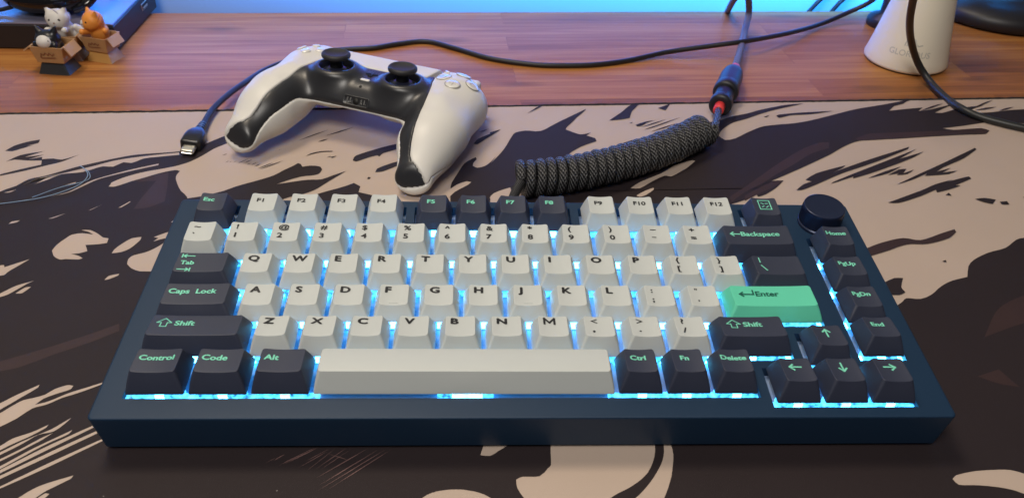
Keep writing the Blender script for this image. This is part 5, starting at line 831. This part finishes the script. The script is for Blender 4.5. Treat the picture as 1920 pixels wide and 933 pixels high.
for r_ in range(2):
    for k in range(7):
        p, n = surf(-6+2*k, 9.6-r_*2.2, f_black); mb.lathe([(0.55, 0), (0.55, 0.06)], 10, (0, 0, 0), 0, True, frame(p, n))
mb.build('speaker_holes', M['hole'], pad)
p, n = surf(0, 2.4, f_black); F_ = frame(p, n); mb = MB()          # raised home emblem: an upright and a swept base
for segs, w_ in (([[(-0.5, -2.4), (-0.5, 2.4), (1.2, 1.9), (1.4, 0.4)]], 1.1), ([[(-1.0, -1.1), (-4.2, -0.5), (-3.6, -1.6), (-1.4, -2.2)], [(1.0, -1.3), (3.6, -0.5), (4.3, -1.1), (1.4, -2.3)]], 0.75)):
    v, f = strokes(segs, w_)
    m_ = len(v); mb.add([F_ @ Vector((a, b, 0.55)) for a, b in v]+[F_ @ Vector((a, b, -0.1)) for a, b in v], f+[(q_[i], q_[i]+m_, q_[(i+1) % 4]+m_, q_[(i+1) % 4]) for q_ in f for i in range(4)])
mb.build('home_emblem', M['hole'], pad, smooth=False)
p, n = surf(0, -7.0, f_black); mb = MB()
mb.loops([[frame(p, n) @ q_ for q_ in rrect(0, 0, hx, hy, hy, z_, 5)] for hx, hy, z_ in ((3.4, 1.25, -0.3), (3.4, 1.25, 0.35), (3.1, 1.0, 0.6))]); mb.build('mute_button', mat('mute_button_white', (0.75, 0.74, 0.72), 0.4), pad)
p, n = surf(0, -13.6, f_black); mb = MB(); mb.lathe([(1.0, 0), (1.0, 0.12)], 20, (0, 0, 0), 0, True, frame(p, n)); mb.build('microphone_hole', M['hole'], pad)
p, n = surf(0, -20.2, f_black); F_ = frame(p, n) @ Matrix.Translation((0, 0, 0.0)); mb = MB()
mb.loops([[F_ @ q_ for q_ in rrect(0, 0, hx, hy, 1.2, z_, 4)] for hx, hy, z_ in ((9.4, 3.3, -1.0), (9.4, 3.3, 0.5), (8.9, 2.8, 0.62), (8.7, 2.6, 0.35))]); js = mb.build('jack_panel', M['pad_black'], pad)
mb = MB(); mb.lathe([(2.1, 0.36), (2.1, 0.6), (0.1, 0.62)], 24, (0, 0, 0), 0, True, F_); mb.build('headphone_jack', M['hole'], js)
mb = MB()
for x in (-6.2, -3.9, 3.9, 6.2): mb.box((x, 0.2, 0.5), (0.9, 3.0, 0.6), M=F_)
mb.build('charge_contacts', M['metal'], js, smooth=False)
for sx in (-1, 1):                                                 # shoulder buttons at the far edge
    sdf_obj('trigger', (lambda sx: lambda P: sd_box(P, (sx*51, 42, -19), (13, 7, 10), 6))(sx), (sx*51-15, 33, -32), (sx*51+15, 52, -10), 1.5, M['pad_black'], pad)
    sdf_obj('shoulder_button', (lambda sx: lambda P: sd_box(P, (sx*51, 41.5, -11.5), (13, 6, 4), 3))(sx), (sx*51-15, 34, -17), (sx*51+15, 49, -6), 1.2, M['pad_white'], pad)

bpy.context.view_layer.update()                                    # let the controller down until it touches the mat
low = min((ch.matrix_world @ v.co).z for ch in pad.children for v in ch.data.vertices)
pad.location.z -= low-0.0006

# ================================================================ cables
M['cord_black'] = mat('black_cord_rubber', (0.014, 0.014, 0.016), 0.45, bump=0.5, bscale=2600)
M['cord_thick'] = mat('soft_black_cable', (0.020, 0.021, 0.021), 0.42)
M['braid_black'] = braid('black_grey_woven_sleeve', (0.004, 0.004, 0.006), (0.155, 0.155, 0.16), 8, 2.8)
M['braid_far'] = braid('grey_violet_woven_sleeve', (0.10, 0.10, 0.13), (0.26, 0.26, 0.33), 6, 1.6, 0.5)
M['shrink'] = mat('red_heat_shrink', (0.80, 0.055, 0.06), 0.42)
M['plug_black'] = mat('plug_black_plastic', (0.012, 0.012, 0.014), 0.28, spec=0.5)
M['connector'] = mat('black_connector_metal', (0.020, 0.021, 0.028), 0.42, metal=0.3)
M['steel'] = mat('nickel_plug_shell', (0.72, 0.69, 0.60), 0.28, metal=1.0)

# USB cable running behind the controller to its plug on the mat
usb = empty('usb_cable', (-198, 250, 0)); tag(usb, 'thin black USB cable trailing behind the controller, its plug lying on the mat at left', 'cable')
def local(root, pts): return [Vector(p)-Vector(root.location)/S for p in pts]
d = (Vector(USB_PLUG[1])-Vector(USB_PLUG[0])).normalized(); P0 = Vector(USB_PLUG[0])-Vector(usb.location)/S
F_ = Matrix.Translation(P0) @ d.to_track_quat('Z', 'Y').to_matrix().to_4x4() @ Matrix.Rotation(USB_SPIN, 4, 'Z')
path = catmull([F_ @ Vector((0, 0, 25)), F_ @ Vector((0, 0, 29))]+local(usb, USB_PATH)[1:], 10); mb = MB(); tube(mb, path, 2.0, 12); mb.build('cord', M['cord_black'], usb)
mb = MB(); mb.loops([[F_ @ p for p in rrect(0, 0, a, b, c, z, 5)] for a, b, c, z in ((3.6, 2.2, 1, 0), (5.6, 3.6, 1.6, 0.4), (6.1, 3.9, 1.8, 1.2), (6.3, 4.0, 2, 9), (6.1, 3.9, 2.2, 13), (4.9, 3.6, 2.4, 16.5), (3.6, 3.3, 2.6, 18.2))]); mb.build('plug_housing', M['plug_black'], usb)
mb = MB(); mb.loops([[F_ @ p for p in rrect(0, 0, a, b, 1.2, z, 6)] for a, b, z in ((4.1, 1.25, 0.2), (4.1, 1.25, -6.4), (3.95, 1.1, -6.7), (3.6, 0.8, -6.7), (3.6, 0.8, -2))], cap0=False); pt_ = mb.build('plug_tip', M['steel'], usb)
mb = MB(); mb.box((0, 0, -4.2), (5.6, 0.7, 4), M=F_); mb.build('contact_tongue', M['hole'], pt_, smooth=False)
mb = MB()
for k in range(4): mb.loops([[F_ @ p for p in rrect(0, 0, a, a, a*0.8, z, 5)] for a, z in ((3.0-k*0.18, 18.0+k*2.6), (3.1-k*0.18, 18.5+k*2.6), (3.0-k*0.18, 20.0+k*2.6), (2.3, 20.3+k*2.6))])
mb.build('strain_relief', M['plug_black'], usb)

# coiled cable with its inline connector
coil = empty('coiled_cable', (70, 235, 0)); tag(coil, 'black braided coiled cable with inline metal connector and red heat shrink rings', 'cable')
cpath = catmull(local(coil, COIL_PATH), 30)
Ls = [0]
for a, b in zip(cpath, cpath[1:]): Ls.append(Ls[-1]+(b-a).length)
turns = COIL_TURNS; RC = 8.3; RW = 2.8; pts = []; NS = turns*36
for i in range(NS+1):
    s_ = Ls[-1]*i/NS; j = max(k for k in range(len(Ls)) if Ls[k] <= s_+1e-6); j = min(j, len(cpath)-2)
    t = (s_-Ls[j])/(Ls[j+1]-Ls[j]); c = cpath[j].lerp(cpath[j+1], t); d = (cpath[min(j+2, len(cpath)-1)]-cpath[max(j-1, 0)]).normalized()
    up = Vector((0, 0, 1)); sd_ = d.cross(up).normalized(); up = sd_.cross(d)
    ph = 2*math.pi*i/36+0.5; wob = 1+0.03*math.sin(i*0.11)
    pts.append(c+sd_*RC*wob*math.cos(ph)+up*RC*wob*math.sin(ph))
lead = catmull([pts[0]-(pts[1]-pts[0]).normalized()*2+Vector((-4, -9, -1)), pts[0]-(pts[1]-pts[0])*1.5+Vector((-1.5, -2, 0)), pts[0]], 6)
mb = MB(); n_ = len(pts); tube(mb, pts, RW, 14); o = mb.build('coil', M['braid_black'], coil); uv_tube(o, 14, n_, n_*2*math.pi*RC/36)
LD = catmull(local(coil, COIL_LEAD)+[pts[0]], 10); mb = MB(); tube(mb, LD, RW, 12); o = mb.build('lead_to_keyboard', M['braid_black'], coil); uv_tube(o, 12, len(LD), 60)
A_, B_ = [Vector(p)-Vector(coil.location)/S for p in CONN]; ax = (B_-A_).normalized(); F_ = Matrix.Translation(A_) @ ax.to_track_quat('Z', 'Y').to_matrix().to_4x4(); LC = (B_-A_).length
mb = MB(); tl_ = catmull([pts[-1], pts[-1].lerp(A_, 0.5)+Vector((0, 0, 1)), A_-ax*5, A_+ax*2], 8); tube(mb, tl_, 2.3, 12); o = mb.build('short_cord', M['braid_black'], coil); uv_tube(o, 12, len(tl_), 24)
mb = MB(); mb.lathe([(3.3, -8), (3.6, -7.5), (3.6, 1.0)], 28, M=F_); mb.build('heat_shrink', M['shrink'], coil)
k = LC/52
cn = MB(); cn.lathe([(5.0, 0), (7.4, 0.3), (7.8, 1.2), (7.8, 5.2*k), (7.3, 6*k), (6.7, 6.6*k), (6.7, 17*k)], 40, M=F_); lo_ = cn.build('connector_plug', M['connector'], coil)
cn = MB(); cn.lathe([(6.7, 17*k), (8.4, 17.4*k), (8.9, 18.5*k), (8.9, 23*k), (8.5, 24*k), (8.4, 26*k), (8.2, 40*k), (7.2, 46*k), (5.0, 50.5*k), (3.6, 52*k)], 40, M=F_); cn.build('connector_socket', M['connector'], coil)
mb = MB(); mb.lathe([(3.2, LC-0.5), (3.4, LC), (3.4, LC+5.5), (2.8, LC+6)], 28, M=F_); mb.build('heat_shrink', M['shrink'], coil)
fp = catmull([B_+ax*1]+local(coil, FAR_PATH), 12); mb = MB(); tube(mb, fp, 2.7, 12); o = mb.build('far_cord', M['braid_far'], coil); uv_tube(o, 12, len(fp), sum((b-a).length for a, b in zip(fp, fp[1:])))

tc_ = empty('thick_cable', (335, 390, -4)); tag(tc_, 'thick smooth black cable hanging in front of the white cone and crossing onto the mat', 'cable')
mb = MB(); tube(mb, catmull(local(tc_, THICK_PATH), 14), 2.6, 16); mb.build('cord', M['cord_thick'], tc_)
for nm_, pth, lab in (('wall_cable', WALL1, 'thin dark cable slanting against the glowing wall, left of two'), ('wall_cable', WALL2, 'thin dark cable slanting against the glowing wall, right of two')):
    mb = MB(); tube(mb, catmull([Vector(p) for p in pth], 8), 2.0, 10); tag(mb.build(nm_, M['cord_black']), lab, 'cable', 'cables against the wall')
mb = MB(); tube(mb, catmull([Vector(p) for p in THREAD], 10), 0.24, 6); tag(mb.build('thread', mat('pale_blue_thread', (0.24, 0.36, 0.50), 0.7)), 'loose pale blue thread lying on the mat at left', 'thread')
mb = MB(); tube(mb, catmull([Vector(p) for p in THREAD2], 10), 0.2, 6); tag(mb.build('thread', bpy.data.materials['pale_blue_thread']), 'short curled pale blue thread end beside the long loose thread', 'thread')

# ================================================================ white cone stand
M['cone'] = mat('white_satin_plastic', (0.80, 0.75, 0.63), 0.45, bump=0.05, bscale=900)
M['logo'] = mat('grey_printing', (0.50, 0.49, 0.44), 0.6)
cone = empty('cone_stand', CONE_C); tag(cone, 'white tapered cone stand with faint grey lettering', 'stand')
mb = MB(); mb.lathe([(CONE_R-1.5, 0), (CONE_R-1.0, 0.9)], 72); mb.build('base_pad', M['hole'], cone)
mb = MB(); prof = [(CONE_R-1.2, 0.9), (CONE_R, 1.8), (CONE_R+0.1, 3.4)]
for i in range(1, 24): t = i/23; prof.append((CONE_R+(CONE_T-CONE_R)*t**0.92, 3.4+(CONE_H-3.4)*t))
mb.lathe(prof, 96); mb.build('cone_body', M['cone'], cone)
def cone_r(z): t = max(0, (z-3.4)/(CONE_H-3.4)); return CONE_R+(CONE_T-CONE_R)*t**0.92
def on_cone(a, b, ang0):
    r_ = cone_r(b)+0.05; th = ang0+a/r_; return Vector((r_*math.cos(th), r_*math.sin(th), b))
mb = MB(); v, f = text_mesh(CONE_TXT, 6.4, 0.05); wd = max(a for a, b in v); v2 = [on_cone((a-wd/2)*1.0, LOGO_Z+b, LOGO_A) for a, b in v]; mb.add(v2, f)
v, f = strokes([[(-5, 8), (-4.2, 12), (-1, 13.6), (1.5, 12.6), (2.4, 10), (5, 8.6), (7.5, 9.4)], [(-3.4, 8), (-2.4, 10.6), (0, 11.2)], [(-1, 8), (0.5, 9.6), (3.4, 8.2)]], 1.0)
mb.add([on_cone(a, LOGO_Z+b, LOGO_A) for a, b in v], f); mb.build('printed_mark', M['logo'], cone, smooth=False)

# ================================================================ black gear at the back
M['gloss'] = mat('glossy_black_plastic', (0.008, 0.008, 0.010), 0.10, spec=0.6)
M['lid'] = mat('satin_dark_lid', (0.20, 0.19, 0.27), 0.33, spec=0.6, metal=0.3)
M['side'] = mat('matt_black_side', (0.016, 0.016, 0.020), 0.45)
box_ = empty('console_box', BOX_C, (0, 0, BOX_ROT)); tag(box_, 'flat dark box with a sheeny lid at the rear left of the desk', 'console')
mb = MB(); mb.box((-BOX_W/2, BOX_D/2, 10), (BOX_W, BOX_D, 19), bev=0.8); mb.build('body', M['side'], box_, smooth=False)
mb = MB(); mb.box((-BOX_W/2, BOX_D/2, 20.3), (BOX_W-0.6, BOX_D-0.6, 1.6), bev=0.5); mb.build('lid', M['lid'], box_, smooth=False)
mb = MB(); mb.box((0.1, BOX_D*0.72, 12), (0.8, 13, 5.6), bev=0.3); pr = mb.build('usb_port', M['steel'], box_, smooth=False)
mb = MB(); mb.box((0.55, BOX_D*0.72, 12), (0.4, 11.6, 4.2)); mb.build('port_opening', M['hole'], pr, smooth=False)
mb = MB(); mb.box((0.6, BOX_D*0.72, 11.2), (0.5, 10.2, 1.4)); mb.build('port_tongue', M['steel'], pr, smooth=False)
hs = empty('headset', HS_C); tag(hs, 'glossy black rounded earpiece with a curved cable resting on the flat box', 'headset')
sdf_obj('ear_cup', lambda P: smax(smin(sd_ell(P, (0, 0, 12), (34, 24, 13)), sd_ell(P, (-6, 12, 22), (26, 18, 16)), 6), -P[..., 2], 1), (-38, -28, -2), (38, 34, 42), 1.6, M['gloss'], hs)
mb = MB(); tube(mb, catmull([(22, -14, 5), (34, -10, 10), (40, 6, 22), (36, 30, 40), (20, 50, 60)], 10), 3.2, 12); mb.build('arm', M['gloss'], hs)
mb = MB(); tube(mb, catmull([(-22, -10, 6), (-36, -12, 3), (-50, -16, 2.0), (-58, -22, 2.0)], 10), 1.6, 10); mb.build('cord', M['cord_black'], hs)
bs = empty('monitor_base', BASE_C); tag(bs, 'low round black base with cables at the rear right corner of the desk', 'monitor base')
mb = MB(); mb.lathe([(BASE_R-6, 0), (BASE_R, 2), (BASE_R, 9), (BASE_R-3, 14), (BASE_R-16, 19), (20, 22), (17, 30), (17, 120)], 72); mb.build('foot', M['side'], bs)
mb = MB(); mb.box((0, 0, 100), (46, 20, 170), bev=4); mb.build('column', M['side'], bs, smooth=False)
for q_ in ([(-30, -BASE_R+16, 60), (10, -BASE_R+4, 44), (44, -BASE_R+12, 22), (60, -BASE_R+26, 8)], [(-30, -BASE_R+10, 74), (14, -BASE_R, 52), (52, -BASE_R+8, 24), (70, -BASE_R+26, 6)]):
    mb = MB(); tube(mb, catmull(q_, 10), 2.8, 12); mb.build('cord', M['cord_thick'], bs)
fb = empty('speaker_foot', FOOT_C); tag(fb, 'small dark blue-lit foot standing just behind the white cone', 'foot')
mb = MB(); mb.lathe([(14, 0), (15, 1.5), (15, 6), (13, 9), (6, 12), (5, 70)], 48); mb.build('foot', M['side'], fb)

# ================================================================ cat figurines in cardboard boxes
M['card'] = mat('figurine_cardboard', (0.42, 0.24, 0.11), 0.6, cvar=0.12, vscale=300)
M['card_in'] = mat('figurine_cardboard_inside', (0.50, 0.31, 0.17), 0.6)
M['stamp'] = mat('brown_stamp', (0.24, 0.10, 0.05), 0.6)
def cat(name, loc, rotz, fur, muzzle, label, head=(0, -1, 25), hr=(8.2, 7.2, 6.6), tail=False, base=None, stripes=None, look=0.0, scale=1.0, paws=((-6, -8.8, 19.4), (6, -8.8, 19.4)), tilt=0, flapside=1):
    rt = empty(name, loc, (0, 0, rotz)); tag(rt, label, 'figurine', 'cat figurines by the flat box'); rt.scale = (scale,)*3
    # base piece under the box
    if base: mb = MB(); mb.loops([rrect(0, 0, 10.5, 8, 0.6, 0, 2), rrect(0, 0, 7.0, 5.5, 0.6, 9, 2)]); mb.build('base', base, rt, smooth=False)
    BM = Matrix.Translation((0, 0, 8.2 if base else 0)) @ Matrix.Rotation(tilt, 4, 'Y')
    mb = MB(); out_b = rrect(0, 0, 9.2, 7.4, 0.5, 0, 2); out_t = rrect(0, 0, 11.0, 8.8, 0.5, 11 if base else 18, 2); in_t = rrect(0, 0, 10.3, 8.1, 0.5, 11 if base else 18, 2); in_b = rrect(0, 0, 9.6, 7.6, 0.5, 7, 2)
    mb.loops([[BM @ p for p in l] for l in (out_b, out_t, in_t, in_b)]); bx_ = mb.build('box', M['card'], rt, smooth=False)
    zt = 11 if base else 18
    if name: 
        v, f = strokes([[(-5, -2), (-4, 0.6), (-2.6, -0.4), (-1.2, 1.2), (0.4, -0.2), (1.6, 1.3), (3.0, -0.4), (4.6, 0.8)], [(-4.6, -2.4), (0.5, -2.2), (4.8, -1.9)]], 0.7)
        if base: mb = MB(); mb.add([BM @ Vector((a, -8.35-(b+6)*0.085-0.12+0.4, b+6)) for a, b in v], f); mb.build('stamp', M['stamp'], bx_, smooth=False)
    for sx, ang in ((flapside, 1.0), (-flapside, 0.6)):                                   # folded-out flaps, left and right
        FM = BM @ Matrix.Translation((sx*11, 0, zt)) @ Matrix.Rotation(sx*ang, 4, 'Y')
        mb = MB(); mb.box((sx*3.6, 0, 0), (7.2, 13, 0.8), M=FM); mb.build('flap', M['card_in'], rt, smooth=False)
    FM = BM @ Matrix.Translation((0, -8.8, zt)) @ Matrix.Rotation(1.25 if not base else 1.35, 4, 'X')
    mb = MB(); mb.box((0, -3.4, 0), (19, 6.8, 0.8), M=FM)
    if not base: mb.build('flap', M['card_in'], rt, smooth=False)
    h = np.array(head, float); c_, s__ = math.cos(look), math.sin(look)
    def rotp(P): Q = P-h; return np.stack([Q[..., 0]*c_+Q[..., 1]*s__, -Q[..., 0]*s__+Q[..., 1]*c_, Q[..., 2]], -1)
    def body(P):
        Q = rotp(P)
        d_ = sd_ell(Q, (0, 0, 0), hr)
        d_ = smin(d_, sd_ell(Q, (0, -3.6, -2.2), (5.6, 4.4, 4.0)), 2.0)
        for sx in (-1, 1): d_ = smin(d_, sd_cone(Q, (sx*4.6, 0.2, 3.6), (sx*7.0, 0.4, 8.2), 2.9, 0.5), 1.0)
        d_ = smin(d_, sd_ell(P, (h[0]*0.5, 1.5, h[2]-9), (7.4, 6.0, 8.0)), 2.0)
        for pw_ in paws: d_ = smin(d_, sd_cone(P, (pw_[0]*0.8, pw_[1]*0.4, pw_[2]-1.5), (pw_[0], pw_[1], pw_[2]), 2.0, 2.1), 0.8)
        if tail: d_ = smin(d_, np.minimum(sd_cone(P, (7.5, 3, 15), (12.5, 1.5, 20), 3.2, 3.6), sd_cone(P, (12.5, 1.5, 20), (9.5, -0.5, 23.5), 3.4, 2.2)), 2.2)
        return d_
    ct = sdf_obj('cat', body, (-19, -16, 4), (19, 12, 38), 0.62, fur, rt)
    Rm = Matrix.Translation(Vector(head)) @ Matrix.Rotation(look, 4, 'Z')
    for sx in (-1, 1):
        mb = MB(); mb.lathe([(0.1, -0.9), (0.8, -0.5), (1.05, 0), (0.8, 0.5), (0.1, 0.9)], 16, M=Rm @ Matrix.Translation((sx*3.3, -6.45, 0.7)) @ Matrix.Scale(0.6, 4, (0, 1, 0))); mb.build('eye', M['hole'], ct)
    mb = MB(); mb.lathe([(0.1, -0.5), (0.7, 0), (0.1, 0.5)], 12, M=Rm @ Matrix.Translation((0, -8.05, -1.0))); mb.build('nose', M['stamp'], ct)
    if muzzle is not None:
        mc, mr_ = muzzle
        sdf_obj('muzzle', lambda P: sd_ell(rotp(P), mc, mr_), tuple(h-12), tuple(h+12), 0.8, M['fur_white'], ct)
    if stripes:
        mb = MB()
        for k in stripes: 
            pts_ = []
            for j in range(9):
                a = -0.9+1.8*j/8; P_ = Vector((k[0]+k[2]*a, hr[1]*0.2, 0)); th = k[1]+0.5*a
                pp = Vector((hr[0]*1.01*math.cos(th)*math.cos(k[3]), hr[1]*1.01*math.sin(k[3]+a*0.5)*1, hr[2]*1.01*math.sin(th)))
                pp = Vector((pp.x/hr[0], pp.y/hr[1], pp.z/hr[2])).normalized(); pts_.append(Rm @ Vector((pp.x*hr[0], pp.y*hr[1], pp.z*hr[2])))
            tube(mb, pts_, [0.1+0.4*math.sin(math.pi*j/8) for j in range(9)], 6)
        mb.build('stripe', stripes_m, ct)
    return rt
M['fur_white'] = mat('figurine_white', (0.62, 0.60, 0.58), 0.5)
M['fur_black'] = mat('figurine_black', (0.012, 0.013, 0.018), 0.3)
M['fur_orange'] = mat('figurine_orange', (0.72, 0.27, 0.045), 0.5)
M['orange_dark'] = mat('figurine_orange_stripe', (0.55, 0.14, 0.02), 0.5)
M['grey_dark'] = mat('figurine_grey_stripe', (0.30, 0.28, 0.33), 0.5)
M['base_dark'] = mat('figurine_dark_base', (0.035, 0.04, 0.045), 0.3)
M['base_pale'] = mat('figurine_pale_base', (0.50, 0.44, 0.46), 0.5)
M['base_card'] = mat('figurine_tan_base', (0.55, 0.30, 0.09), 0.5)
stripes_m = M['orange_dark']
cat('cat_figurine', CAT1, CAT1R, M['fur_black'], ((0, -2.8, -0.8), (5.8, 6.2, 4.9)), 'small black and white cat figurine in a tan box on a dark foot', head=(-1, -1, 22.5), hr=(8.2, 6.6, 5.4), base=M['base_dark'], paws=((-7, -6, 20), (5.5, -6, 20)), flapside=1, scale=CATS)
stripes_m = M['grey_dark']
cat('cat_figurine', CAT2, CAT2R, M['fur_white'], None, 'small white cat figurine with curled tail peeking over a brown box', head=(-1, -1, 30.5), hr=(8.4, 7.0, 6.4), base=M['base_pale'], tail=True, paws=((-7.2, -8.6, 24.2), (4.6, -8.8, 24.0)), stripes=[(0, 0.9, 2, 0.5), (0, 0.3, 2, 0.5), (0, 1.4, 1.0, -0.5)], scale=1.02)
stripes_m = M['orange_dark']
cat('cat_figurine', CAT3, CAT3R, M['fur_orange'], ((-1.6, -4.4, -1.8), (4.4, 4.3, 4.0)), 'small orange tabby cat figurine in a tan box with folded flaps', head=(-1.5, -1, 30), hr=(8.0, 7.2, 6.8), base=M['base_card'], paws=((-7.2, -8.4, 23.0), (9.6, -4, 24.5)), stripes=[(0, 0.1, 2, 0.4), (0, -0.35, 2, 0.4), (0, 0.55, 2, 0.4)], look=-0.5, scale=1.0)
